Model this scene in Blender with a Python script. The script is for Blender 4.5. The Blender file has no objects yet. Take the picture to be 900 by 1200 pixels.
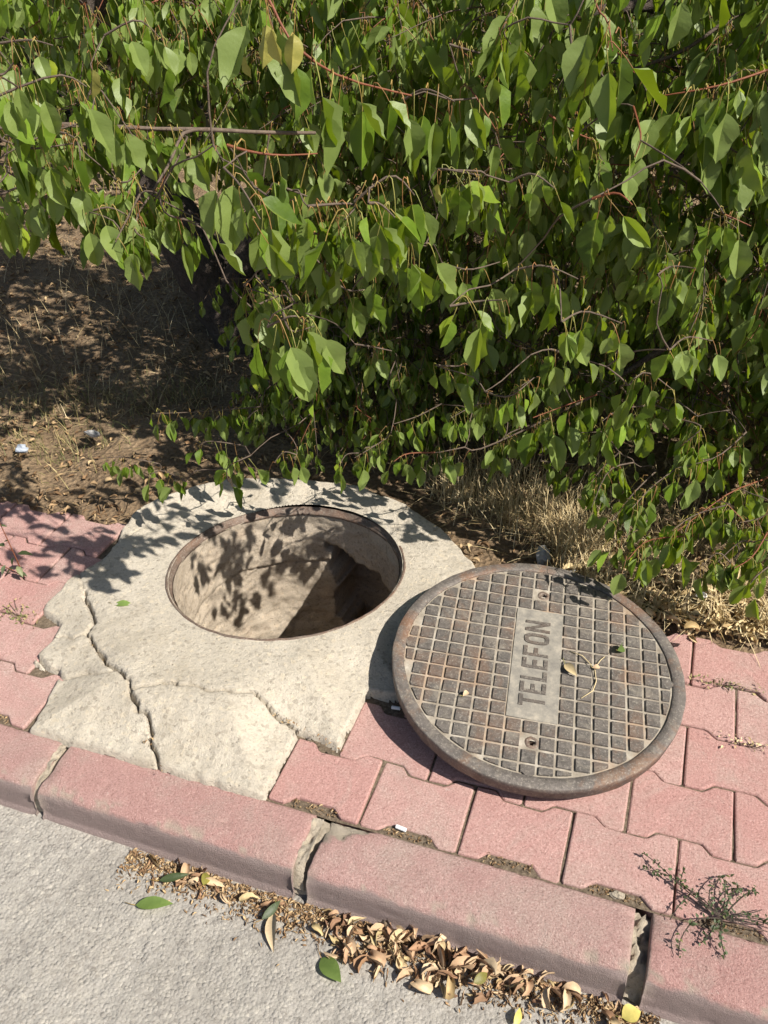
import bpy, math, random
import numpy as np
from mathutils import Matrix, Vector
R_ = math.radians
random.seed(7); rng = np.random.default_rng(11)
SC = bpy.context.scene
COL = SC.collection

# ---------------------------------------------------------------- camera, world, sun, exposure
PITCH, ROLL, YAW = 0.626284, -0.039787, -0.355427
CAM = np.array([0.62267, -0.91957, 1.48954]); FPX = 1000.0      # focal length in photo pixels (photo 900 x 1200)
_c, _s = math.cos(YAW), math.sin(YAW)
FWD = np.array([_s*math.cos(PITCH), _c*math.cos(PITCH), -math.sin(PITCH)])
_r = np.array([_c, -_s, 0.0]); _u = np.cross(_r, FWD)
RGT = _r*math.cos(ROLL) + _u*math.sin(ROLL); UPV = -_r*math.sin(ROLL) + _u*math.cos(ROLL)
cd = bpy.data.cameras.new('camera'); cam = bpy.data.objects.new('camera', cd); COL.objects.link(cam)
cd.sensor_fit = 'VERTICAL'; cd.sensor_height = 36; cd.lens = FPX/1200*36
cd.clip_start = 0.05; cd.clip_end = 500
cam.matrix_world = Matrix(((RGT[0], UPV[0], -FWD[0], CAM[0]), (RGT[1], UPV[1], -FWD[1], CAM[1]),
                           (RGT[2], UPV[2], -FWD[2], CAM[2]), (0, 0, 0, 1)))
SC.camera = cam

SUN_AZ, SUN_EL = R_(-15), R_(47)
S = Vector((math.cos(SUN_AZ)*math.cos(SUN_EL), math.sin(SUN_AZ)*math.cos(SUN_EL), math.sin(SUN_EL)))
W = bpy.data.worlds.new('World'); SC.world = W; W.use_nodes = True
nt = W.node_tree; nt.nodes.clear()
o_ = nt.nodes.new('ShaderNodeOutputWorld'); b_ = nt.nodes.new('ShaderNodeBackground')
sk = nt.nodes.new('ShaderNodeTexSky'); sk.sky_type = 'NISHITA'; sk.sun_disc = False
sk.sun_elevation = SUN_EL; sk.sun_rotation = R_(90) - SUN_AZ
sk.air_density = 1.0; sk.dust_density = 1.5; sk.ozone_density = 1.0
b_.inputs['Strength'].default_value = 0.06
nt.links.new(sk.outputs[0], b_.inputs[0]); nt.links.new(b_.outputs[0], o_.inputs[0])
ld = bpy.data.lights.new('sun', 'SUN'); ld.energy = 5.0; ld.angle = R_(0.5); ld.color = (1.0, 0.945, 0.86)
lo = bpy.data.objects.new('sun', ld); COL.objects.link(lo); lo.location = (6, -0.6, 7)
lo.rotation_euler = S.to_track_quat('Z', 'Y').to_euler()
SC.view_settings.view_transform = 'Standard'; SC.view_settings.look = 'None'
SC.view_settings.exposure = 0.74; SC.view_settings.gamma = 1
SC.cycles.max_bounces = 8; SC.cycles.transmission_bounces = 4; SC.cycles.diffuse_bounces = 4

# ---------------------------------------------------------------- helpers
def at(px, py, d=None, z=None, y=None):
    """world point seen at a photo pixel, at distance d along the axis, on height z or on depth plane y"""
    v = RGT*(px-450)/FPX - UPV*(py-600)/FPX + FWD
    if d is not None: return CAM + v*d
    if y is not None: return CAM + v*((y-CAM[1])/v[1])
    return CAM + v*((z-CAM[2])/v[2])

def _h(ix, iy, seed):
    n = (ix.astype(np.int64)*374761393 + iy.astype(np.int64)*668265263 + seed*1442695041) & 0xffffffff
    n = ((n ^ (n >> 13))*1274126177) & 0xffffffff
    n = n ^ (n >> 16)
    return (n & 0xffff)/65535.0
def noise(x, y, sc, seed=0):
    x = np.asarray(x, float)/sc; y = np.asarray(y, float)/sc
    ix = np.floor(x); iy = np.floor(y); fx = x-ix; fy = y-iy
    fx = fx*fx*(3-2*fx); fy = fy*fy*(3-2*fy)
    a = _h(ix, iy, seed); b = _h(ix+1, iy, seed); c = _h(ix, iy+1, seed); d = _h(ix+1, iy+1, seed)
    return (a*(1-fx)+b*fx)*(1-fy) + (c*(1-fx)+d*fx)*fy - 0.5
def fbm(x, y, sc, seed=0, o=3):
    return sum(noise(x, y, sc/2**k, seed+k*17)/2**k for k in range(o))

def setp(o, label=None, cat=None, group=None, kind=None):
    if label: o['label'] = label
    if cat: o['category'] = cat
    if group: o['group'] = group
    if kind: o['kind'] = kind
    return o
def empty(name, loc, label=None, cat=None, group=None, kind=None, rot=None):
    o = bpy.data.objects.new(name, None); COL.objects.link(o); o.location = loc
    o.empty_display_size = 0.05
    if rot is not None: o.rotation_euler = rot
    return setp(o, label, cat, group, kind)
def mesh(name, v, f, mats, smooth=False, mi=None, attrs=None):
    me = bpy.data.meshes.new(name)
    v = np.asarray(v, np.float32)
    if isinstance(f, np.ndarray):
        k = f.shape[1]; n = len(f)
        me.vertices.add(len(v)); me.vertices.foreach_set('co', v.ravel())
        me.loops.add(n*k); me.loops.foreach_set('vertex_index', f.astype(np.int32).ravel())
        me.polygons.add(n); me.polygons.foreach_set('loop_start', np.arange(0, n*k, k, dtype=np.int32))
        me.update(calc_edges=True)
    else:
        me.from_pydata([tuple(map(float, p)) for p in v], [], f)
    for m in (mats if isinstance(mats, (list, tuple)) else [mats]): me.materials.append(m)
    if mi is not None: me.polygons.foreach_set('material_index', np.asarray(mi, np.int32))
    if smooth: me.polygons.foreach_set('use_smooth', np.ones(len(me.polygons), bool))
    for an, av in (attrs or {}).items():
        a = me.attributes.new(an, 'FLOAT', 'POINT'); a.data.foreach_set('value', np.asarray(av, np.float32))
    me.validate(); me.update()
    return me
def obj(name, me, parent=None, loc=None, rot=None, sca=None):
    o = bpy.data.objects.new(name, me); COL.objects.link(o)
    if parent is not None: o.parent = parent
    if loc is not None: o.location = loc
    if rot is not None: o.rotation_euler = rot
    if sca is not None: o.scale = (sca,)*3 if isinstance(sca, (int, float)) else sca
    return o
def tube(pts, rads, n=6, cap=True):
    pts = [np.array(p, float) for p in pts]; V = []; F = []
    prev = None
    for i, p in enumerate(pts):
        t = pts[min(i+1, len(pts)-1)] - pts[max(i-1, 0)]; t /= (np.linalg.norm(t)+1e-9)
        ref = np.array([0, 0, 1.]) if abs(t[2]) < .9 else np.array([1., 0, 0])
        a = np.cross(t, ref) if prev is None else prev - t*(prev@t)
        a /= (np.linalg.norm(a)+1e-9); prev = a; b = np.cross(t, a)
        for k in range(n):
            th = 2*math.pi*k/n; V.append(p + rads[i]*(math.cos(th)*a + math.sin(th)*b))
    for i in range(len(pts)-1):
        for k in range(n):
            F.append((i*n+k, i*n+(k+1) % n, (i+1)*n+(k+1) % n, (i+1)*n+k))
    if cap: F.append(tuple(range(n-1, -1, -1))); F.append(tuple((len(pts)-1)*n+k for k in range(n)))
    return V, F
class MB:
    def __init__(s): s.V = []; s.F = []; s.M = []
    def add(s, V, F, m=0):
        k = len(s.V); s.V += [tuple(p) for p in V]; s.F += [tuple(i+k for i in f) for f in F]; s.M += [m]*len(F)
        return s
    def tube(s, pts, rads, n=6, m=0, cap=True): return s.add(*tube(pts, rads, n, cap), m)
    def mesh(s, name, mats, smooth=False): return mesh(name, s.V, s.F, mats, smooth, s.M)
def smooth_path(P, n):
    P = np.array(P, float)
    if len(P) == 2: P = np.array([P[0], (P[0]+P[1])/2, P[1]])
    t = np.linspace(0, len(P)-1, n); out = []
    for q in t:
        i = min(int(q), len(P)-2); u = q-i
        p0, p1, p2, p3 = P[max(i-1, 0)], P[i], P[i+1], P[min(i+2, len(P)-1)]
        out.append(.5*((2*p1)+(-p0+p2)*u+(2*p0-5*p1+4*p2-p3)*u*u+(-p0+3*p1-3*p2+p3)*u**3))
    return np.array(out)
def grid_mesh(xs, ys, zf, keep=None):
    X, Y = np.meshgrid(xs, ys); Z = zf(X, Y); nx = len(xs)
    V = np.stack([X, Y, Z], -1).reshape(-1, 3)
    i, j = np.meshgrid(np.arange(len(xs)-1), np.arange(len(ys)-1)); a = (j*nx+i).ravel()
    F = np.stack([a, a+1, a+nx+1, a+nx], -1)
    if keep is not None:
        cx = V[F][:, :, 0].mean(1); cy = V[F][:, :, 1].mean(1); F = F[keep(cx, cy)]
        used = np.unique(F); m = -np.ones(len(V), int); m[used] = np.arange(len(used)); V = V[used]; F = m[F]
    return V, F
def inpoly(x, y, P):
    r = np.zeros(np.shape(x), bool); n = len(P)
    for i in range(n):
        x0, y0 = P[i]; x1, y1 = P[(i+1) % n]
        c = ((y0 > y) != (y1 > y)) & (x < (x1-x0)*(y-y0)/((y1-y0) if y1 != y0 else 1e-9)+x0)
        r ^= c
    return r
def dpoly(x, y, P, closed=False):
    d = np.full(np.shape(x), 9.0); n = len(P)
    for i in range(n if closed else n-1):
        a = np.array(P[i]); b = np.array(P[(i+1) % n]); e = b-a; L = e@e+1e-12
        t = np.clip(((x-a[0])*e[0]+(y-a[1])*e[1])/L, 0, 1)
        d = np.minimum(d, np.hypot(x-a[0]-t*e[0], y-a[1]-t*e[1]))
    return d

# ---------------------------------------------------------------- materials
class N:
    def __init__(s, name):
        s.m = bpy.data.materials.new(name); s.m.use_nodes = True; s.t = s.m.node_tree; s.t.nodes.clear()
        s.out = s.new('ShaderNodeOutputMaterial'); s.p = s.new('ShaderNodeBsdfPrincipled'); s.l(s.p.outputs[0], s.out.inputs[0])
        s.p.inputs['Roughness'].default_value = .85; s.p.inputs['Specular IOR Level'].default_value = .3
        s.tc = s.new('ShaderNodeTexCoord')
    def new(s, t): return s.t.nodes.new(t)
    def l(s, a, b): s.t.links.new(a, b)
    def noise(s, sc, det=4, rough=.6, src=None, dist=0):
        n = s.new('ShaderNodeTexNoise'); n.inputs['Scale'].default_value = sc; n.inputs['Detail'].default_value = det
        n.inputs['Roughness'].default_value = rough; n.inputs['Distortion'].default_value = dist
        s.l(src or s.tc.outputs['Object'], n.inputs['Vector']); return n.outputs['Fac']
    def vor(s, sc, feat='F1', src=None, out='Distance'):
        n = s.new('ShaderNodeTexVoronoi'); n.feature = feat; n.inputs['Scale'].default_value = sc
        s.l(src or s.tc.outputs['Object'], n.inputs['Vector']); return n.outputs[out]
    def ramp(s, f, stops):
        r = s.new('ShaderNodeValToRGB'); e = r.color_ramp.elements
        while len(e) > 1: e.remove(e[-1])
        for i, (p, c) in enumerate(stops):
            x = e[0] if i == 0 else e.new(p)
            x.position = p; x.color = (*c, 1) if len(c) == 3 else c
        s.l(f, r.inputs[0]); return r.outputs[0]
    def mix(s, f, a, b, mode='MIX'):
        n = s.new('ShaderNodeMix'); n.data_type = 'RGBA'; n.blend_type = mode
        for v, k in ((f, 0), (a, 6), (b, 7)):
            if isinstance(v, (int, float)): n.inputs[k].default_value = v
            elif isinstance(v, tuple): n.inputs[k].default_value = (*v, 1)
            else: s.l(v, n.inputs[k])
        return n.outputs[2]
    def math(s, op, a, b=0.0, clamp=False):
        n = s.new('ShaderNodeMath'); n.operation = op; n.use_clamp = clamp
        for v, k in ((a, 0), (b, 1)):
            if isinstance(v, (int, float)): n.inputs[k].default_value = v
            else: s.l(v, n.inputs[k])
        return n.outputs[0]
    def attr(s, name):
        n = s.new('ShaderNodeAttribute'); n.attribute_name = name; return n.outputs['Fac']
    def rnd(s): return s.new('ShaderNodeObjectInfo').outputs['Random']
    def pos(s): return s.new('ShaderNodeNewGeometry').outputs['Position']
    def bump(s, h, dist, strength=1.0):
        b = s.new('ShaderNodeBump'); b.inputs['Distance'].default_value = dist; b.inputs['Strength'].default_value = strength
        s.l(h, b.inputs['Height']); s.l(b.outputs[0], s.p.inputs['Normal'])
    def col(s, c):
        if isinstance(c, tuple): s.p.inputs['Base Color'].default_value = (*c, 1)
        else: s.l(c, s.p.inputs['Base Color'])
    def rough(s, v): s.p.inputs['Roughness'].default_value = v

def m_asphalt():
    n = N('asphalt'); P = n.pos()
    a = n.noise(6, 6, .7, P)
    base = n.ramp(a, [(.3, (.285, .266, .238)), (.7, (.37, .35, .317))])
    c = n.vor(140, src=P, out='Color'); sp = n.new('ShaderNodeSeparateColor'); n.l(c, sp.inputs[0])
    st = n.ramp(sp.outputs[0], [(0, (.72, .70, .68)), (.25, (.94, .93, .92)), (.9, (1.04, 1.03, 1.0)), (1, (1.3, 1.28, 1.22))])
    col = n.mix(.8, base, st, 'MULTIPLY')
    g = n.ramp(n.noise(300, 3, .75, P), [(.32, (.55, .53, .50)), (.46, (1, 1, 1)), (.68, (1.05, 1.05, 1.05)), (.78, (1.3, 1.3, 1.28))])
    col = n.mix(.75, col, g, 'MULTIPLY')
    dirt = n.ramp(n.noise(3.0, 6, .75, P), [(.52, (0, 0, 0)), (.72, (1, 1, 1))])
    n.col(n.mix(n.math('MULTIPLY', dirt, .4), col, (.24, .195, .14)))
    peb = n.ramp(n.vor(140, src=P), [(.0, (1, 1, 1)), (.35, (.75, .75, .75)), (.7, (0, 0, 0))])
    h = n.math('ADD', n.math('MULTIPLY', peb, n.math('ADD', sp.outputs[1], .25)), n.math('MULTIPLY', n.noise(230, 5, .8, P), 1.1))
    n.bump(h, .0026, .8); n.rough(.88); return n.m
def m_concrete(name='concrete', a=(.475, .425, .35), b=(.585, .53, .445), dirt=(.34, .285, .205)):
    n = N(name); P = n.pos()
    base = n.ramp(n.noise(7, 6, .65, P), [(.3, a), (.7, b)])
    sp = n.ramp(n.noise(190, 4, .8, P), [(.30, (.42, .40, .37)), (.43, (.95, .95, .94)), (.60, (1.05, 1.04, 1.02)), (.72, (1.25, 1.24, 1.22))])
    c = n.mix(.9, base, sp, 'MULTIPLY')
    agg = n.vor(120, src=P, out='Color'); sc_ = n.new('ShaderNodeSeparateColor'); n.l(agg, sc_.inputs[0])
    c = n.mix(.7, c, n.ramp(sc_.outputs[0], [(0, (.62, .60, .58)), (.12, (.86, .85, .83)), (.25, (1, 1, 1)), (.9, (1.04, 1.03, 1.0)), (1, (1.2, 1.15, 1.05))]), 'MULTIPLY')
    pit = n.ramp(n.vor(48, src=P), [(.05, (.50, .46, .42)), (.13, (1, 1, 1))])
    c = n.mix(.35, c, pit, 'MULTIPLY')
    st = n.ramp(n.noise(3.3, 5, .7, P, .6), [(.54, (0, 0, 0)), (.72, (1, 1, 1))])
    n.col(n.mix(n.math('MULTIPLY', st, .45), c, dirt))
    h = n.math('ADD', n.math('ADD', n.noise(70, 7, .85, P), n.math('MULTIPLY', n.noise(260, 3, .7, P), .45)), n.math('MULTIPLY', n.ramp(n.vor(48, src=P), [(.03, (0, 0, 0)), (.16, (1, 1, 1))]), .35))
    n.bump(h, .0075, .9); n.rough(.92); return n.m
def m_pink(name, a, b, bump=.0022):
    n = N(name); P = n.pos()
    base = n.ramp(n.noise(11, 6, .7, P), [(.28, a), (.72, b)])
    base = n.mix(n.math('MULTIPLY', n.rnd(), .6), base, (b[0]*.86, b[1]*.70, b[2]*.70))
    dust = n.ramp(n.noise(5, 6, .72, P, .8), [(.46, (0, 0, 0)), (.70, (1, 1, 1))])
    base = n.mix(n.math('MULTIPLY', dust, .6), base, (.46, .375, .32))
    sp = n.ramp(n.noise(250, 4, .85, P), [(.36, (.45, .37, .35)), (.46, (.95, .93, .93)), (.57, (1.0, 1.0, 1.0)), (.66, (1.5, 1.75, 1.75))])
    c = n.mix(.8, base, sp, 'MULTIPLY')
    wsp = n.ramp(n.noise(48, 6, .8, P), [(.63, (0, 0, 0)), (.70, (1, 1, 1))])
    c = n.mix(n.math('MULTIPLY', wsp, .6), c, (.60, .53, .48))
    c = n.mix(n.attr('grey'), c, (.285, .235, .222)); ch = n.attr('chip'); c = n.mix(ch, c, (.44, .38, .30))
    n.col(c)
    n.bump(n.math('ADD', n.noise(430, 4, .8, P), n.math('MULTIPLY', n.noise(95, 5, .75, P), .9)), bump, .8); n.rough(.88); return n.m
def m_earth():
    n = N('earth'); P = n.pos()
    c = n.ramp(n.noise(5, 8, .7, P), [(.28, (.125, .085, .05)), (.5, (.235, .165, .10)), (.72, (.36, .265, .165))])
    g = n.ramp(n.noise(90, 4, .75, P), [(.3, (.5, .46, .42)), (.6, (1, 1, 1)), (.8, (1.3, 1.25, 1.15))])
    n.col(n.mix(.85, c, g, 'MULTIPLY'))
    n.bump(n.math('ADD', n.noise(45, 8, .75, P), n.vor(60, src=P)), .014, .9); n.rough(.95); return n.m
def m_dirt():
    n = N('joint_dirt'); P = n.pos()
    c = n.ramp(n.noise(120, 5, .75, P), [(.3, (.07, .052, .036)), (.52, (.17, .13, .09)), (.75, (.34, .27, .19))])
    n.col(c); n.bump(n.noise(160, 5, .8, P), .006, 1); n.rough(.95); return n.m
def m_iron(name='cast_iron', dark=(.085, .078, .072), light=(.19, .175, .16), rust=(.22, .105, .05), ramt=.5):
    n = N(name); P = n.pos()
    c = n.ramp(n.noise(75, 6, .75, P), [(.3, dark), (.7, light)])
    c = n.mix(n.math('MULTIPLY', n.rnd(), .18), c, (light[0]*1.05, light[1]*.93, light[2]*.86))
    rm = n.ramp(n.noise(9, 7, .75, P, .5), [(.48, (0, 0, 0)), (.62, (1, 1, 1))])
    c = n.mix(n.math('MULTIPLY', rm, ramt), c, rust)
    du = n.ramp(n.noise(210, 3, .7, P), [(.54, (0, 0, 0)), (.70, (1, 1, 1))])
    c = n.mix(n.math('MULTIPLY', du, .55), c, (.40, .36, .30))
    dp = n.ramp(n.noise(16, 6, .75, P, .8), [(.52, (0, 0, 0)), (.72, (1, 1, 1))])
    c = n.mix(n.math('MULTIPLY', dp, .5), c, (.36, .315, .25))
    n.col(c); n.p.inputs['Metallic'].default_value = .25; n.rough(.62)
    n.bump(n.noise(230, 5, .75, P), .0022, .8); return n.m
def m_dust():
    n = N('groove_dust'); P = n.pos()
    c = n.ramp(n.noise(28, 6, .7, P), [(.3, (.175, .145, .11)), (.52, (.29, .255, .205)), (.75, (.46, .42, .355))])
    rm = n.ramp(n.noise(9, 4, .6, P, .4), [(.5, (0, 0, 0)), (.68, (1, 1, 1))])
    n.col(n.mix(n.math('MULTIPLY', rm, .5), c, (.36, .215, .12)))
    n.bump(n.noise(260, 4, .7, P), .0016, .7); n.rough(.95); return n.m
def m_plate():
    n = N('worn_plate'); P = n.pos()
    c = n.ramp(n.noise(35, 6, .7, P), [(.3, (.15, .14, .125)), (.52, (.24, .22, .185)), (.75, (.38, .335, .27))])
    n.col(c); n.bump(n.noise(220, 4, .7, P), .0016, .7); n.rough(.85); return n.m
def m_leaf(name, top, under, trans, yel=.0):
    n = N(name); v = n.math('FRACT', n.math('ADD', n.attr('tint'), n.rnd()))
    c = n.ramp(v, [(0, tuple(x*.38 for x in top)), (.4, tuple(x*.72 for x in top)), (.65, (top[0]*1.2, top[1]*1.15, top[2]*1.2)), (.92, (top[0]*2.0, top[1]*1.8, top[2]*2.6)), (1, (top[0]*2.6, top[1]*1.8, top[2]*1.5))])
    mr = n.ramp(n.noise(55, 4, .65), [(.35, (.80, .84, .80)), (.65, (1.15, 1.12, 1.15))])
    c = n.mix(.8, c, mr, 'MULTIPLY')
    c = n.mix(n.math('MULTIPLY', n.ramp(n.attr('mid'), [(.90, (0, 0, 0)), (.975, (1, 1, 1))]), .55), c, (top[0]*2.6, top[1]*1.9, top[2]*3.5))
    geo = n.new('ShaderNodeNewGeometry')
    c2 = n.mix(geo.outputs['Backfacing'], c, under); n.col(c2)
    n.rough(.47); n.p.inputs['Specular IOR Level'].default_value = .36
    n.bump(n.noise(140, 3, .6), .0012, .6)
    t = n.new('ShaderNodeBsdfTranslucent'); n.l(n.mix(.65, c, trans), t.inputs[0])
    mx = n.new('ShaderNodeMixShader'); mx.inputs[0].default_value = .30
    n.l(n.p.outputs[0], mx.inputs[1]); n.l(t.outputs[0], mx.inputs[2]); n.l(mx.outputs[0], n.out.inputs[0])
    return n.m
def m_plain(name, a, b, sc=40, bump=.002, rough=.8):
    n = N(name)
    c = n.ramp(n.noise(sc, 5, .7, n.pos()), [(.3, a), (.7, b)])
    n.col(n.mix(n.math('MULTIPLY', n.rnd(), .35), c, tuple(x*.6 for x in a))); n.bump(n.noise(sc*4, 4, .7, n.pos()), bump, .8); n.rough(rough); return n.m
def m_tint(name, stops, rough=.8):
    n = N(name); v = n.math('FRACT', n.math('ADD', n.attr('tint'), n.rnd()))
    c = n.ramp(v, stops); mr = n.ramp(n.noise(60, 4, .7), [(.3, (.7, .68, .66)), (.7, (1.15, 1.12, 1.1))])
    n.col(n.mix(.8, c, mr, 'MULTIPLY')); n.rough(rough); return n.m
M = dict(
    asphalt=m_asphalt(), concrete=m_concrete(),
    shaft=m_concrete('shaft_plaster', (.41, .34, .265), (.54, .465, .375), (.40, .28, .19)),
    mortar=m_concrete('mortar', (.38, .32, .25), (.50, .44, .35), (.36, .30, .23)),
    paver=m_pink('pink_paver', (.455, .270, .240), (.57, .365, .325), .0055), kerb=m_pink('pink_kerb', (.455, .272, .245), (.585, .385, .345), .010),
    earth=m_earth(), dirt=m_dirt(), iron=m_iron('cast_iron', (.060, .055, .050), (.165, .148, .132), (.17, .105, .072), .6), rim=m_iron('rim_iron', (.075, .068, .062), (.175, .155, .14), (.23, .115, .06), .6),
    ring=m_iron('rusty_ring', (.09, .062, .05), (.19, .145, .115), (.20, .11, .07), .5),
    letter=m_iron('letter_iron', (.07, .062, .055), (.14, .125, .11), (.15, .09, .06), .3),
    dust=m_dust(), plate=m_plate(),
    leaf=m_leaf('apricot_leaf', (.096, .164, .013), (.17, .225, .06), (.42, .56, .015)),
    petiole=m_tint('petiole', [(0, (.24, .10, .045)), (.4, (.30, .20, .06)), (.7, (.28, .26, .07)), (1, (.20, .22, .06))], .5),
    yellow=m_leaf('yellowing_leaf', (.40, .37, .085), (.42, .38, .10), (.5, .45, .08)),
    fresh=m_leaf('fallen_green_leaf', (.18, .27, .07), (.20, .29, .08), (.25, .36, .04)),
    bark=m_plain('bark', (.05, .038, .03), (.16, .125, .10), 40, .03, .9),
    twig=m_plain('grey_twig', (.085, .06, .045), (.18, .135, .10), 90, .002, .8),
    red=m_plain('red_shoot', (.15, .045, .022), (.25, .09, .04), 90, .001, .5),
    dry=m_tint('dry_leaf', [(0, (.20, .115, .07)), (.25, (.36, .22, .13)), (.5, (.47, .33, .205)), (.75, (.55, .43, .28)), (.9, (.46, .37, .19)), (1, (.27, .145, .08))], .75),
    litter=m_tint('dry_litter', [(0, (.14, .085, .045)), (.35, (.27, .17, .09)), (.65, (.40, .285, .16)), (1, (.50, .38, .22))], .85),
    straw=m_tint('straw', [(0, (.40, .29, .14)), (.5, (.58, .46, .25)), (1, (.68, .58, .36))], .6),
    grass=m_tint('grass', [(0, (.10, .12, .04)), (.4, (.19, .18, .07)), (.7, (.32, .26, .12)), (1, (.45, .36, .19))], .6),
    weed=m_leaf('weed_leaf', (.085, .12, .05), (.13, .165, .08), (.15, .21, .04)),
    scrub=m_leaf('scrub_leaf', (.060, .068, .028), (.085, .09, .05), (.08, .10, .02)),
    paper=m_plain('white_paper', (.72, .72, .72), (.82, .82, .82), 60, .001, .7),
    stone=m_plain('grey_stone', (.26, .26, .26), (.42, .41, .39), 40, .004, .85),
    foil=m_plain('pale_blue_plastic', (.28, .32, .38), (.42, .46, .52), 40, .002, .4),
)

# ---------------------------------------------------------------- road, earth, pavement bed
RC = np.array([-.262, .682, .0120]); RR = .324               # manhole ring centre and outer radius
def zroad(X, Y):
    z = -.090 + .012*np.clip(Y+.25, -1, .3)*-.2 + fbm(X, Y, .25, 3)*.006
    m = (np.abs(X-.3) < 1.3) & (Y > -.75)
    return z + m*(noise(X, Y, .011, 5)*.0024 + noise(X, Y, .022, 9)*.0022)
xs = np.concatenate([-np.geomspace(60, 1.0, 24), np.arange(-.95, 1.30, .005), np.geomspace(1.32, 60, 24)])
ys = np.concatenate([-np.geomspace(60, .6, 22), np.arange(-.57, -.11, .005), np.array([-.08, -.02])])
v, f = grid_mesh(xs, ys, zroad)
setp(obj('road', mesh('road', v, f, M['asphalt'], True)), kind='structure')

def zearth(X, Y):
    far = np.clip((np.hypot(X, Y-1)-6)/30, 0, 1)
    z = -.065 + np.clip((Y-.70)/.05, 0, 1)*.053 + np.clip((Y-.74)/.25, 0, 1)*.020 + np.clip(Y-1.2, 0, 6)*.012
    z = z + np.clip((Y-.72)/.1, 0, 1)*(fbm(X, Y, .5, 21, 4)*.05 + fbm(X, Y, .06, 31, 3)*.014)*(1-far)
    rr = np.hypot(X-RC[0], Y-RC[1])
    return np.where((rr < .75) & (Y < 1.2), np.minimum(z, -.012+np.clip(rr-.47, 0, 1)*.05), z) - far*.1
xs = np.concatenate([-np.geomspace(150, 3.2, 22), np.arange(-3.1, 2.5, .022), np.geomspace(2.55, 150, 22)])
ys = np.concatenate([[-.06, .2, .3], np.arange(.33, 4.2, .022), np.geomspace(4.25, 200, 26)])
v, f = grid_mesh(xs, ys, zearth, lambda x, y: np.hypot(x-RC[0], y-RC[1]) > .39)
v[:, 2] += 0
setp(obj('earth', mesh('earth', v, f, M['earth'], True)), kind='structure')

PAVE_Y = .735
v, f = grid_mesh(np.arange(-2.6, 2.9, .02), np.arange(-.004, PAVE_Y+.001, .02), lambda X, Y: -.007+noise(X, Y, .03, 41)*.004 + fbm(X, Y, .2, 8)*.003,
                 lambda x, y: np.hypot(x-RC[0], y-RC[1]) > .37)
pave = setp(obj('pavement', mesh('pavement_bed', v, f, M['dirt'], True)), kind='structure')

# one interlocking paver: flange - ramp - waist on both long sides, straight ends
PL, PW, PP = .2, .163, .1437
def paver_mesh(i):
    g = .0024; nt = .0195; rd = random.Random(i)
    half = [(0, 0), (.040, 0), (.060, nt), (.140, nt), (.160, 0), (.2, 0)]
    P = half + [(x, PW-.0035-y) for x, y in reversed(half)]
    P = [(x + (g if x < .001 else -g if x > .199 else 0), y) for x, y in P]
    # soften every corner with two points
    Q = []
    n = len(P)
    for k in range(n):
        a, b, c = np.array(P[k-1]), np.array(P[k]), np.array(P[(k+1) % n]); r = .0035
        Q.append(b+(a-b)/np.linalg.norm(a-b)*r); Q.append(b+(c-b)/np.linalg.norm(c-b)*r)
    Q = np.array(Q) + np.array([[rd.uniform(-.0012, .0012), rd.uniform(-.0012, .0012)] for _ in Q])
    n = len(Q); V = []; F = []
    nor = []
    for k in range(n):
        e = Q[(k+1) % n]-Q[k-1]; e /= np.linalg.norm(e); nor.append((-e[1], e[0]))
    nor = np.array(nor)
    for inset, z in ((0, -.05), (0, -.0040), (.0012, -.0015), (.0038, 0)):
        for k in range(n):
            p = Q[k]+nor[k]*inset; V.append((p[0], p[1], z + (rd.uniform(-.0004, .0004) if z < 0 else 0)))
    for L in range(3):
        for k in range(n): F.append((L*n+k, L*n+(k+1) % n, (L+1)*n+(k+1) % n, (L+1)*n+k))
    F.append(tuple(range(3*n, 4*n)))
    me = mesh('paver', V, F, M['paver']); return me
PM = [paver_mesh(i) for i in range(5)]
def add_paver(x, row):
    rd = random.Random(int(x*1000)*31+row)
    cx, cy = x, row*PP+.0015
    o = obj('paver', PM[rd.randrange(5)], pave, (cx, cy, rd.uniform(-.0028, .0016)),
            (rd.uniform(-.010, .010), rd.uniform(-.012, .012), rd.uniform(-.009, .009)))
starts = {0: (-.6, 0.0), 1: (-.7, .1), 2: (-.8, .2), 3: (-.7, .3), 4: (-.8, .4)}
for row, (le, rs) in starts.items():
    x = rs
    while x < 2.3: add_paver(round(x, 3), row); x += .2
    x = le-.2
    while x > -2.4: add_paver(round(x, 3), row); x -= .2

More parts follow.
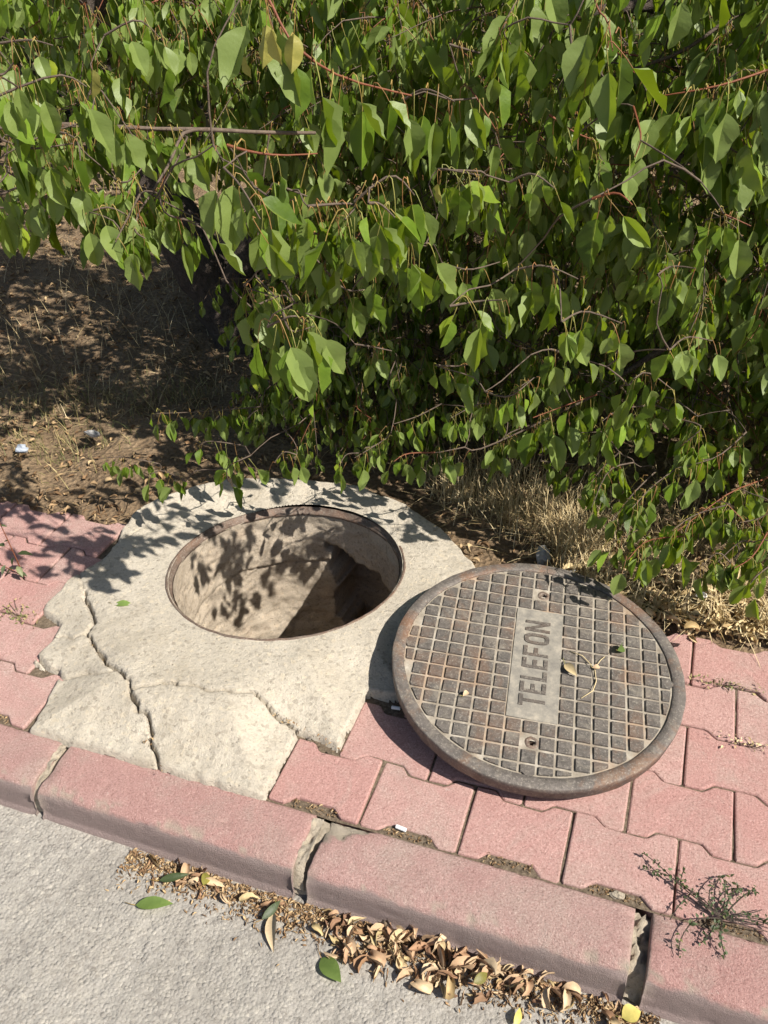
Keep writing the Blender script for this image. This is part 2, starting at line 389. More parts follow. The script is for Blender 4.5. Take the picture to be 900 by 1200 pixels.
# ---------------------------------------------------------------- kerb of pink kerbstones with mortar between
mb = MB()
v, f = grid_mesh(np.arange(-2.7, 2.9, .006), np.linspace(-.130, -.004, 16),
                 lambda X, Y: -.019 - np.clip((-.085-Y)/.045, 0, 1)**2*.060 + fbm(X, Y, .02, 77)*.010 - ((X > .735) & (X < .773))*(np.abs(fbm(X, Y, .015, 79))*.045-.003))
kerb = setp(obj('kerb', mesh('kerb_mortar', v, f, M['mortar'], True)), kind='structure')
prof = [(-.005, -.13), (-.005, -.004), (-.010, -.0008), (-.04, 0), (-.08, -.0005), (-.104, -.002), (-.117, -.006), (-.125, -.014), (-.1295, -.027), (-.1315, -.055),
        (-.133, -.076), (-.1335, -.0795), (-.139, -.083), (-.1395, -.13)]
def kerbstone(x0, x1, seed, chipfn=None, label=None):
    nseg = int((x1-x0)/.008); xs_ = np.linspace(x0, x1, nseg+1); xs_[0:3] = [x0, x0+.002, x0+.006]; xs_[-3:] = [x1-.006, x1-.002, x1]
    pr = np.array(prof); d = np.concatenate([[0], np.cumsum(np.hypot(*np.diff(pr, axis=0).T))])
    dd = np.concatenate([np.linspace(d[0], d[1], 3)[:-1], np.arange(d[1], d[-2], .006), d[-2:]])
    py_ = np.interp(dd, d, pr[:, 0]); pz_ = np.interp(dd, d, pr[:, 1])
    X = np.repeat(xs_[:, None], len(dd), 1); Y = np.repeat(py_[None], len(xs_), 0).copy(); Z = np.repeat(pz_[None], len(xs_), 0).copy()
    e = np.minimum(X-x0, x1-X); rnd_ = np.clip(1-e/.006, 0, 1)**2
    k = -.06
    Y += rnd_*.004*np.sign(-.065-Y)*-1*np.clip(np.abs(Y+.065)/.06, 0, 1); Z -= rnd_*.0045*np.clip((Z+.05)/.05, 0, 1)
    D = dd[None]+0*X
    nz = noise(X+seed, D, .012, seed)*.0012 + noise(X+seed, D, .05, seed+3)*.0010 + np.minimum(noise(X, D, .022, seed+9)+.36, 0)*.035
    nz = nz - np.clip(noise(X+seed, D, .030, seed+41)+noise(X+seed, D, .011, seed+43)*.6-.18, 0, 1)*.030*np.clip(1-np.abs(D-d[6])/.020, 0, 1) - np.clip(noise(X, D, .016, seed+47)-.36, 0, 1)*.02
    top = np.clip((Y+.118)/.03, 0, 1); Z += nz*(.25+.75*top); Y -= nz*(1-top)*.45
    rag = np.clip(1-e/.02, 0, 1)*np.maximum(noise(X*0+seed, D, .018, seed+5)-.05, 0)
    Z -= rag*.02*top; Y += rag*.02*(1-top)
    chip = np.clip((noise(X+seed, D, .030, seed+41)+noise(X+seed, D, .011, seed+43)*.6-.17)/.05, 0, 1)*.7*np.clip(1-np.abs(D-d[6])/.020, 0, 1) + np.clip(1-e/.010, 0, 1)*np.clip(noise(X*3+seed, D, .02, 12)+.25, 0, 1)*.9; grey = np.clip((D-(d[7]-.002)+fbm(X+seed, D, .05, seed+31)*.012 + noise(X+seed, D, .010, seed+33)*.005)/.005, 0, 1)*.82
    if chipfn is not None:
        c = chipfn(X, Y); Z -= c*(.009+fbm(X, Y, .02, 3)*.008); chip = np.maximum(chip, np.clip(c*1.4, 0, 1))
    nx, ny = X.shape; V = np.stack([X, Y, Z], -1).reshape(-1, 3)
    i, j = np.meshgrid(np.arange(nx-1), np.arange(ny-1), indexing='ij'); a = (i*ny+j).ravel()
    F = [tuple(q) for q in np.stack([a, a+1, a+ny+1, a+ny], -1)]
    F += [tuple(range(ny-1, -1, -1)), tuple((nx-1)*ny+q for q in range(ny))]
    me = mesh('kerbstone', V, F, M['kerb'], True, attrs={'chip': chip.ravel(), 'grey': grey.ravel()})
    for p in (-1, -2): me.polygons[p].use_smooth = False
    o = obj('kerbstone', me, kerb)
    if label: o['label'] = label
chip3 = lambda X, Y: np.clip((.105 - (X-.142)*.95 - (-.005-Y)*2.1 + noise(X, Y, .02, 66)*.03)/.012, 0, 1)
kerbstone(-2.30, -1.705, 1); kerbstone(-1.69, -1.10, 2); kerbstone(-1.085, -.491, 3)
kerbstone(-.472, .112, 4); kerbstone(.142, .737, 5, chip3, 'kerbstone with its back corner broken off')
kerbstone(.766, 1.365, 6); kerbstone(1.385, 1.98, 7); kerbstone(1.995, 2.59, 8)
# ridge of mortar in the open joints
def mortar_joint(x0, x1, top, seed):
    v, f = grid_mesh(np.linspace(x0-.002, x1+.002, 9), np.linspace(-.131, -.012, 34),
                     lambda X, Y: top + np.clip((Y+.131)/.03, 0, 1)**.5*.062 - .062 + fbm(X, Y, .02, seed)*.014)
    obj('joint_mortar', mesh('joint_mortar', v, f, M['mortar'], True), kerb)
mortar_joint(.112, .131, -.004, 5); mortar_joint(-.491, -.481, -.006, 6)

# ---------------------------------------------------------------- manhole: cracked concrete apron, ring and shaft
man = empty('manhole', (RC[0], RC[1], 0), 'open round manhole with a rusty ring set in cracked pale concrete', 'manhole')
MO = np.array([RC[0], RC[1], 0])
def ringplane(X, Y): return RC[2] + .0317*(X-RC[0]) - .098*(Y-RC[1])
g2 = lambda pts, z=.02: [tuple(at(x, y, z=z)[:2]) for x, y in pts]
def rough_line(P, n, amp, seed):
    P = np.array(P); d = np.concatenate([[0], np.cumsum(np.hypot(*np.diff(P, axis=0).T))]); t = np.linspace(0, d[-1], n)
    x = np.interp(t, d, P[:, 0]); y = np.interp(t, d, P[:, 1]); w = np.minimum(1, np.minimum(t, d[-1]-t)/.02)
    return [(a+noise(s+seed, 0*s, .022, seed)*amp*q + noise(s+seed, 0*s, .009, seed+2)*amp*.5*q, b+noise(s+seed, 0*s+5, .022, seed)*amp*q+noise(s+seed, 0*s+5, .009, seed+2)*amp*.5*q)
            for a, b, s, q in zip(x, y, t, w)]
OUT = [(-.585, -.010), (-.40, -.011), (-.2, -.011), (-.001, -.010), (-.001, .10), (.0, .166), (.05, .168), (.098, .150), (.101, .24), (.102, .318), (.16, .325),
       (.199, .335), (.20, .46), (.29, .47), (.30, .60), (.30, .74), (.22, .85), (.10, .97), (-.05, 1.06), (-.215, 1.115), (-.42, 1.09), (-.60, 1.04), (-.69, .97),
       (-.79, .86), (-.815, .78), (-.80, .69), (-.775, .62), (-.775, .55), (-.815, .46), (-.812, .40), (-.81, .335), (-.725, .30), (-.712, .25), (-.714, .19), (-.71, .165), (-.625, .163), (-.60, .08)]
OUTR = rough_line(OUT+[OUT[0]], 420, .007, 12)[:-1]
cA = rough_line(g2([(97, 688), (98, 693), (103, 713), (110, 727), (102, 743), (112, 760), (127, 780), (143, 793), (155, 810), (155, 820), (163, 835), (173, 843), (178, 870), (181, 882), (188, 905)], .03), 110, .010, 3)
cB = rough_line(g2([(155, 814), (163, 815), (180, 810), (207, 810), (230, 812), (253, 820), (300, 820), (320, 833), (337, 843), (360, 857), (380, 870), (405, 884)], .03), 110, .009, 6)
cC = rough_line(g2([(38, 762), (47, 770), (55, 780), (73, 790), (100, 789), (127, 793), (143, 793)], .025), 60, .008, 9)
cD = rough_line(g2([(66, 742), (77, 743), (88, 748), (102, 743)], .025), 30, .008, 13)
cE = rough_line(g2([(92, 697), (88, 717), (80, 735), (77, 743)], .025), 30, .008, 16)
cF = rough_line(g2([(97, 690), (88, 655), (120, 640), (150, 628), (165, 618)], .015), 40, .010, 18)
cG = rough_line(g2([(98, 693), (80, 700), (62, 690)], .015), 20, .008, 25)
iA = lambda p: min(range(len(cA)), key=lambda i: (cA[i][0]-p[0])**2+(cA[i][1]-p[1])**2)
jB = iA(cB[0]); jC = iA(cC[-1]); jD = iA(cD[-1])
FR = [   # fragment outlines, tested in this order; what is left is the apron itself
    [(-1.2, -.2)] + [(-1.2, .2)] + cC + cA[jC:] + [(-.40, -.2)],
    [(-.3, -.2)] + cA[jB:][::-1] + cB + [(.3, .1), (.3, -.2)],
    [(-1.2, .22)] + [(-1.2, .44)] + cD + cA[jD:jC+1] + cC[::-1],
]
FRZ = [(-.001, .006, -.008), (.0005, -.006, -.004), (.0, .006, .01), (0, 0, 0)]
h_ = .004
xs = np.arange(-.84, .34, h_); ys = np.arange(-.012, 1.14, h_)
X, Y = np.meshgrid(xs, ys)
rr = np.hypot(X-RC[0], Y-RC[1])
RI = RR-.007
# pull the vertices next to the ring onto a circle under its flange
sn = (rr > RI-h_*.72) & (rr < RI+h_*.72); k_ = np.where(sn, RI/np.maximum(rr, 1e-6), 1)
X = RC[0]+(X-RC[0])*k_; Y = RC[1]+(Y-RC[1])*k_; rr = np.hypot(X-RC[0], Y-RC[1])
dout = dpoly(X, Y, OUTR, True); ins = inpoly(X, Y, OUTR); dout = np.where(ins, dout, -dout)
blend = np.clip((dout-.0)/.19, 0, 1); blend = blend*blend*(3-2*blend)
Z0 = .015*(1-blend) + ringplane(X, Y)*blend
Z0 = Z0 + np.where(rr < RR+.05, 0, 0)
far_ = np.clip((rr-RR)/.05, .25, 1)
Z0 += far_*(fbm(X, Y, .16, 50, 3)*.006 + fbm(X, Y, .035, 54, 3)*.0020 + noise(X, Y, .010, 58)*.0015)
front = np.clip((.20-Y)/.1, 0, 1)
Z0 += front*(fbm(X, Y, .06, 61, 3)*.0045)
Z0 -= np.clip(1-dout/.011, 0, 1)**2*.024 * (1-.0*X)
def carve(P, w, dep, seed):
    d = dpoly(X, Y, P); ww = w*(.45+1.2*np.clip(noise(X, Y, .03, seed)+.5, 0, 1))
    return np.clip(1-d/ww, 0, 1)**.7*dep
cv = np.maximum.reduce([carve(cA, .0042, .028, 1), carve(cB, .0050, .028, 2), carve(cC, .0048, .022, 3), carve(cD, .0035, .014, 4), carve(cF, .003, .008, 6)])
wide = np.maximum(np.clip(1-dpoly(X, Y, cA)/.022, 0, 1), np.clip(1-dpoly(X, Y, cB)/.022, 0, 1))
Z0 = Z0 - wide**2*.0022*np.clip(noise(X, Y, .02, 91)+.6, 0, 1) - cv
cxm = (X[:-1, :-1]+X[1:, 1:])/2; cym = (Y[:-1, :-1]+Y[1:, 1:])/2
cell_ok = inpoly(cxm, cym, OUTR) & (np.hypot(cxm-RC[0], cym-RC[1]) > RI)
fid = np.full(cxm.shape, len(FR))
for k in reversed(range(len(FR))): fid[inpoly(cxm, cym, FR[k])] = k
nx = X.shape[1]
names = ['slab_fragment']*3+['apron']
for k in range(len(FR)+1):
    jj, ii = np.nonzero(cell_ok & (fid == k))
    if len(jj) < 20: continue
    a = jj*nx+ii; F = np.stack([a, a+1, a+nx+1, a+nx], -1)
    used = np.unique(F); m_ = -np.ones(X.size, int); m_[used] = np.arange(len(used))
    VX = X.ravel()[used]; VY = Y.ravel()[used]; dz, tx, ty = FRZ[k]
    VZ = Z0.ravel()[used] + dz + tx*(VX-VX.mean()) + ty*(VY-VY.mean())
    me = mesh(names[k], np.stack([VX, VY, VZ], -1)-MO, m_[F], M['concrete'], True)
    obj(names[k], me, man)
# ring frame (lathe about the tilted ring axis)
RN = np.array([-.0317, .098, 1]); RN /= np.linalg.norm(RN)
ra = np.cross([0, 1., 0], RN); ra /= np.linalg.norm(ra); rb = np.cross(RN, ra)
def lathe(profile, n, c, a, b, nn, jit=0, seed=0, closed=False):
    V = []; F = []; m = len(profile)
    for k in range(n):
        th = 2*math.pi*k/n
        for q, (r, z) in enumerate(profile):
            rj = r + jit*float(noise(np.array(th*1.5+50), np.array(q*.02), .11, seed))
            zj = z + .6*jit*float(noise(np.array(th*1.5+90), np.array(q*.02), .09, seed))
            V.append(c + rj*(math.cos(th)*a+math.sin(th)*b) + zj*nn)
    for k in range(n):
        for q in range(m-1 if not closed else m):
            F.append((k*m+q, ((k+1) % n)*m+q, ((k+1) % n)*m+(q+1) % m, k*m+(q+1) % m))
    return V, F
pr = [(.3245, -.012), (.3245, .0012), (.3240, .0022), (.3195, .0024), (.3182, .0012), (.3165, -.010), (.3100, -.012), (.3080, -.020), (.3245, -.022)]
V, F = lathe(pr, 160, RC-MO, ra, rb, RN, .0036, 4, True)
obj('ring_frame', mesh('ring_frame', V, F, M['ring'], True), man)
# shaft: rough plastered neck, broken out to a wider chamber low on the right
nth, nzv = 220, 130
th = np.linspace(0, 2*np.pi, nth, endpoint=False); zz = -np.concatenate([np.linspace(.017, .70, 100), np.linspace(.72, 1.5, nzv-100)])
TH, ZZ = np.meshgrid(th, zz)
arc = TH*.31; deg = np.degrees(TH)
def per(sc, seed, o=3):      # noise made periodic round the shaft
    w = np.clip((TH-5.6)/(2*np.pi-5.6), 0, 1)
    return fbm(arc, ZZ, sc, seed, o)*(1-w) + fbm(arc-2*np.pi*.31, ZZ, sc, seed, o)*w
RAD = .3075 + np.clip((-.017-ZZ)/.04, 0.15, 1)*(per(.20, 101)*.012 + np.abs(per(.06, 105))*.012 - .003 + per(.016, 108, 2)*.0060)
zj = -.215 + per(.12, 120)*.014 + per(.03, 122)*.006
RAD += np.clip(1-np.abs(ZZ-zj)/.005, 0, 1)*.018*np.clip((160-deg)/40, 0, 1)                       # crack between neck and chamber rings
RAD += np.where(ZZ < zj, .010, 0)
dd_ = (deg+180) % 360 - 180
edge = 92 + 8*per(.06, 131) - np.clip((-.20-ZZ)/.3, 0, 1)*2
cav = (dd_ < edge) & (dd_ > -75) & (ZZ < -.13 + per(.07, 133)*.05 - np.clip((90-dd_)/60, 0, 1)*.10)
RAD = np.where(cav, RAD+.13+per(.09, 140)*.03, RAD)
V = np.stack([RC[0]+RAD*np.cos(TH), RC[1]+RAD*np.sin(TH), ZZ+ringplane(RC[0]+.3*np.cos(TH), RC[1]+.3*np.sin(TH))*np.clip(1+ZZ/.3, 0, 1)], -1).reshape(-1, 3)-MO
F = []
for j in range(nzv-1):
    for i in range(nth):
        a = j*nth+i; b = j*nth+(i+1) % nth
        F.append((a, a+nth, b+nth, b))
obj('shaft_wall', mesh('shaft_wall', V, F, M['shaft'], True), man)
v, f = grid_mesh(np.arange(-.5, .52, .04), np.arange(-.5, .52, .04), lambda X, Y: -1.38+fbm(X, Y, .2, 3)*.08)
obj('shaft_floor', mesh('shaft_floor', v, f, M['earth'], True), man)

# ---------------------------------------------------------------- manhole cover leaning half on the apron
LN = np.array([.07059, -.04237, .99661]); ET = np.array([-.13095, .99006, .05137]); ET -= LN*(ET@LN); ET /= np.linalg.norm(ET)
ER = np.cross(ET, LN); LC = np.array([.46197, .46086, .08036])
lid = empty('manhole_cover', tuple(LC), 'round rusty iron manhole cover reading TELEFON leaning beside the open hole', 'manhole cover')
lid.rotation_euler = Matrix((tuple((ER[i], ET[i], LN[i]) for i in range(3)))).to_euler()
lid.scale = (.985,)*3
e3 = np.eye(3)
pr = [(.3025, -.012), (.3025, -.0006), (.3035, .0010), (.3150, .0012), (.3280, .0010), (.3300, -.0002), (.3308, -.0022), (.3304, -.0150), (.3280, -.0170), (.3280, -.0340), (.3260, -.0360), (.300, -.037), (.296, -.052), (.285, -.052), (.285, -.012)]
V, F = lathe(pr, 180, np.zeros(3), e3[0], e3[1], e3[2], .0016, 9)
obj('cover_rim', mesh('cover_rim', V, F, M['rim'], True), lid)
hs = .004; gx = np.arange(-.304, .3045, hs)
v, f = grid_mesh(gx, gx, lambda X, Y: -.0034+noise(X, Y, .012, 3)*.0012+noise(X, Y, .05, 5)*.0012,
                 lambda x, y: (np.hypot(x, y) < .3035) & (np.hypot(x-.004, y-.2202) > .0065) & (np.hypot(x-.004, y+.2202) > .0065))
obj('cover_plate', mesh('cover_plate', v, f, M['dust'], True), lid)
GP = .0367; GW = .0072
for ci in range(-9, 10):
    for ri in range(-9, 10):
        if abs(ci) <= 1 and abs(ri) <= 4: continue
        if ci == 0 and abs(ri) == 6: continue
        cx, cy = ci*GP-.001, ri*GP
        hw = (GP-GW)/2; RC_ = .2975
        big = []
        P = [(cx-hw, cy-hw), (cx+hw, cy-hw), (cx+hw, cy+hw), (cx-hw, cy+hw)]
        dens = []
        for k in range(4):
            a, b = np.array(P[k]), np.array(P[(k+1) % 4])
            for t in np.linspace(0, 1, 9)[:-1]: dens.append(a+(b-a)*t)
        if all(np.hypot(*p) < RC_ for p in dens):
            Q = [np.array(p) for p in P]
        else:
            if min(np.hypot(*p) for p in dens) > RC_-.012: continue
            Q = []
            for p in dens:      # clamp to the circle along the direction to the square's inner part
                r = np.hypot(*p)
                if r > RC_:
                    # keep within square: slide along axis towards centre until inside
                    q = np.array(p)
                    lim = math.sqrt(max(RC_**2-q[1]**2, 0)); cand = [np.array([math.copysign(lim, q[0]), q[1]])]
                    lim = math.sqrt(max(RC_**2-q[0]**2, 0)); cand.append(np.array([q[0], math.copysign(lim, q[1])]))
                    cand = [c for c in cand if cx-hw-1e-6 <= c[0] <= cx+hw+1e-6 and cy-hw-1e-6 <= c[1] <= cy+hw+1e-6]
                    if cand: Q.append(min(cand, key=lambda c: np.hypot(*(c-q))))
                else: Q.append(np.array(p))
            QQ = []
            for q in Q:
                if not QQ or np.hypot(*(q-QQ[-1])) > .0015: QQ.append(q)
            Q = QQ
            if len(Q) < 3: continue
            ar = .5*abs(sum(Q[k-1][0]*Q[k][1]-Q[k][0]*Q[k-1][1] for k in range(len(Q))))
            if ar < .00009: continue
        n = len(Q); cen = sum(Q)/n; rd = random.Random(ci*50+ri)
        zt = .0013+rd.uniform(-.0007, .0005); V = []
        for ins_, z in ((1.04, -.006), (1.0, zt-.0012), (.94, zt)):
            for p in Q: V.append((*(cen+(p-cen)*ins_+np.array([rd.uniform(-.0004, .0004), rd.uniform(-.0004, .0004)])), z))
        F = [(L*n+k, L*n+(k+1) % n, (L+1)*n+(k+1) % n, (L+1)*n+k) for L in range(2) for k in range(n)] + [tuple(range(2*n, 3*n))]
        obj('tread_pad', mesh('tread_pad', np.array(V)-np.array([*cen, 0]), F, M['iron']), lid, (*cen, 0))
# name plate, letters, lifting holes
def boxv(x0, x1, y0, y1, z0, z1, bev=.0006):
    V = [(x0, y0, z0), (x1, y0, z0), (x1, y1, z0), (x0, y1, z0), (x0, y0, z1-bev), (x1, y0, z1-bev), (x1, y1, z1-bev), (x0, y1, z1-bev),
         (x0+bev, y0+bev, z1), (x1-bev, y0+bev, z1), (x1-bev, y1-bev, z1), (x0+bev, y1-bev, z1)]
    F = [(0, 1, 5, 4), (1, 2, 6, 5), (2, 3, 7, 6), (3, 0, 4, 7), (4, 5, 9, 8), (5, 6, 10, 9), (6, 7, 11, 10), (7, 4, 8, 11), (8, 9, 10, 11)]
    return V, F
V, F = boxv(-.0555, .0545, -.1635, .1635, -.006, -.0008, .001)
v, f = grid_mesh(np.linspace(-.0555, .0545, 30), np.linspace(-.1635, .1635, 84), lambda X, Y: -.0008+noise(X, Y, .012, 8)*.0009)
mb = MB().add(V, F[:8]).add(v, [tuple(q) for q in f])
plate_o = obj('name_plate', mb.mesh('name_plate', M['plate'], True), lid)
LH, LT0, LT1 = .058, -.129, .127        # letters stand with their tops towards -x, reading along +y
def letter(ch, u0, w):
    st = .0095; sv = .0080; mb = MB()
    def rect(a, b, c, d):               # a..b along the word, c..d up the letter
        mb.add(*boxv(.0255-d*LH, .0255-c*LH, u0+a, u0+b, -.0012, .0016))
    q = st/LH
    if ch == 'T': rect(0, w, 1-q, 1); rect(w/2-sv/2, w/2+sv/2, 0, 1-q-.004)
    if ch in 'EF':
        rect(0, sv, 0, 1); rect(sv+.0001, w, 1-q, 1); rect(sv+.0001, w*.86, .5-q/2, .5+q/2)
        if ch == 'E': rect(sv+.0001, w, 0, q)
    if ch == 'L': rect(0, sv, 0, 1); rect(sv+.0001, w, 0, q)
    if ch == 'N':
        rect(0, sv, 0, 1); rect(w-sv, w, 0, 1)
        P = [(sv, 1), (sv, .72), (w-sv, 0), (w-sv, .28)]; V = [(.0255-b*LH, u0+a, z) for z in (-.0012, .0014) for a, b in P]
        mb.add(V, [(0, 1, 5, 4), (1, 2, 6, 5), (2, 3, 7, 6), (3, 0, 4, 7), (4, 5, 6, 7)])
    if ch == 'O':
        n = 28; V = []
        for z in (-.0012, .0016):
            for k in range(n):
                t = 2*math.pi*k/n; se = lambda v_: math.copysign(abs(v_)**.65, v_)
                for s_ in (1, 0):
                    a = w/2+se(math.cos(t))*(w/2-(0 if s_ else sv)); b = .5+se(math.sin(t))*(.5-(0 if s_ else q))
                    V.append((.0255-b*LH, u0+a, z))
        F = []
        for k in range(n):
            a, b = 2*k, 2*((k+1) % n); o = 2*n
            F += [(a+o, b+o, b+o+1, a+o+1), (a, b, b+o, a+o), (a+1, a+o+1, b+o+1, b+1)]
        mb.add(V, F)
    obj('letter', mb.mesh('letter', M['letter']), plate_o)
u = LT0; ws = dict(T=.030, E=.029, L=.027, F=.029, O=.033, N=.034); gap = (LT1-LT0-sum(ws[c] for c in 'TELEFON'))/6
for c in 'TELEFON': letter(c, u, ws[c]); u += ws[c]+gap
for sg in (1, -1):
    V, F = lathe([(.0062, -.03), (.0066, -.006), (.0085, -.0020), (.0125, -.0012), (.0155, -.0036)], 14, np.array([.004, sg*.2202, 0]), e3[0]*1.0, e3[1], e3[2], .002, 3+sg)
    obj('lifting_hole', mesh('lifting_hole', V, F, M['ring'], True), lid)
V, F = boxv(-.0135, .0125, .1720, .1960, -.005, -.0006, .001); obj('cast_tab', mesh('cast_tab', V, F, M['dust']), lid)

# ---------------------------------------------------------------- leaves
def leaf_variant(i, fold, curl, L=.066, Wd=.044, pet=.038, nseg=6, petn=5, mats=('leaf', 'petiole'), wav=.004):
    """hangs from the origin: an arched petiole then a blade pointing down, its face towards +x"""
    rd = random.Random(100+i); V = []; F = []; MI = []; MD = []
    out = rd.uniform(.010, .022)
    if petn:
        pp = []
        for k in range(petn+1):
            t = k/petn; pp.append((out*(1-(1-t)**2), 0, .010*math.sin(min(1, t*1.6)*math.pi)*.9 - pet*t*t))
        V_, F_ = tube(pp, [.0011-.0004*k/petn for k in range(petn+1)], 3, False)
        V += V_; F += F_; MI += [1]*len(F_); MD += [0]*len(V_); bx, bz = pp[-1][0], pp[-1][2]
    else: bx, bz = out, -pet
    s_ = np.array({8: [0, .05, .15, .32, .52, .70, .84, .93, 1], 6: [0, .06, .20, .42, .64, .84, 1], 5: [0, .08, .26, .52, .78, 1], 3: [0, .22, .6, 1]}[nseg]); prof_ = np.interp(s_, [0, .05, .15, .32, .52, .70, .84, .93, 1], [.0, .52, .86, 1, .94, .70, .40, .16, 0])
    ang = rd.uniform(-.25, .25); tw = rd.uniform(-.5, .5)
    mid = []; x, z, a = bx, bz, ang
    for k in range(nseg+1):
        mid.append((x, z, a)); ds = (s_[min(k+1, nseg)]-s_[k]); x += L*ds*math.sin(a); z -= L*ds*math.cos(a); a += curl*ds
    for side in (-1, 1):
        b0 = len(V); ph = rd.uniform(0, 6)
        for k in range(nseg+1):
            mx_, mz, ma = mid[k]; w = prof_[k]*Wd/2; fo = fold+tw*.25*side
            V.append(np.array((mx_, 0, mz))); MD += [1, 0]
            wy = wav*math.sin(ph+k*1.9)*(prof_[k])
            nx_, nz_ = math.cos(ma), math.sin(ma)
            V.append(np.array((mx_+(w*math.sin(fo)+wy)*nx_, side*w*math.cos(fo), mz+(w*math.sin(fo)+wy)*nz_ - w*.18)))
        for k in range(nseg):
            a_, b_, c_, d_ = b0+2*k, b0+2*k+1, b0+2*k+3, b0+2*k+2
            q = (a_, b_, c_, d_) if side > 0 else (a_, d_, c_, b_)
            if k == 0: q = (a_, c_, d_) if side > 0 else (a_, d_, c_)
            elif k == nseg-1: q = (a_, b_, d_) if side > 0 else (a_, d_, b_)
            F.append(q); MI.append(0)
    return np.array(V), F, MI, np.array(MD, float)
HV = [leaf_variant(i, random.Random(i).uniform(.45, 1.2), random.Random(i+40).uniform(-.4, 1.2), L=.072, Wd=.047, nseg=8, wav=.0055) for i in range(10)]
HMESH = []
for i, (V, F, MI, MD) in enumerate(HV):
    HMESH.append(mesh('leaf', V, F, [M['leaf'], M['petiole']], True, MI, {'tint': np.full(len(V), (i*.37) % 1), 'mid': MD}))
YMESH = mesh('leaf', *HV[1][:2], [M['yellow'], M['petiole']], True, HV[1][2], {'tint': np.full(len(HV[1][0]), .3)})
def tri_variant(v):
    V, F, MI, MD = v; T = []; mi = []
    for f_, m_ in zip(F, MI):
        for k in range(1, len(f_)-1): T.append((f_[0], f_[k], f_[k+1])); mi.append(m_)
    return V, np.array(T), np.array(mi), MD
LV = [tri_variant(leaf_variant(20+i, random.Random(i+9).uniform(.35, 1.25), random.Random(i+70).uniform(-.3, .9), nseg=5, petn=3, wav=.005)) for i in range(10)]
FV = [tri_variant(leaf_variant(50+i, random.Random(i+19).uniform(.1, .8), random.Random(i+90).uniform(-.3, .8), nseg=3, petn=0)) for i in range(6)]
def rotm(yaw, tx, ty):
    cz, sz = math.cos(yaw), math.sin(yaw); cx, sx = math.cos(tx), math.sin(tx); cy, sy = math.cos(ty), math.sin(ty)
    return np.array([[cz, -sz, 0], [sz, cz, 0], [0, 0, 1]]) @ np.array([[1, 0, 0], [0, cx, -sx], [0, sx, cx]]) @ np.array([[cy, 0, sy], [0, 1, 0], [-sy, 0, cy]])
def join_leaves(name, leaves, variants, mats, parent, org):
    VV = []; FF = []; MM = []; TT = []; DD = []; k = 0
    for (p, yaw, tx, ty, s_) in leaves:
        V, T, mi, md = variants[random.randrange(len(variants))]
        VV.append(V@rotm(yaw, tx, ty).T*s_ + (p-org)); FF.append(T+k); MM.append(mi); DD.append(md); TT.append(np.full(len(V), random.random())); k += len(V)
    me = mesh(name, np.concatenate(VV), np.concatenate(FF), mats, True, np.concatenate(MM), {'tint': np.concatenate(TT), 'mid': np.concatenate(DD)})
    return setp(obj(name, me, parent), kind='stuff')

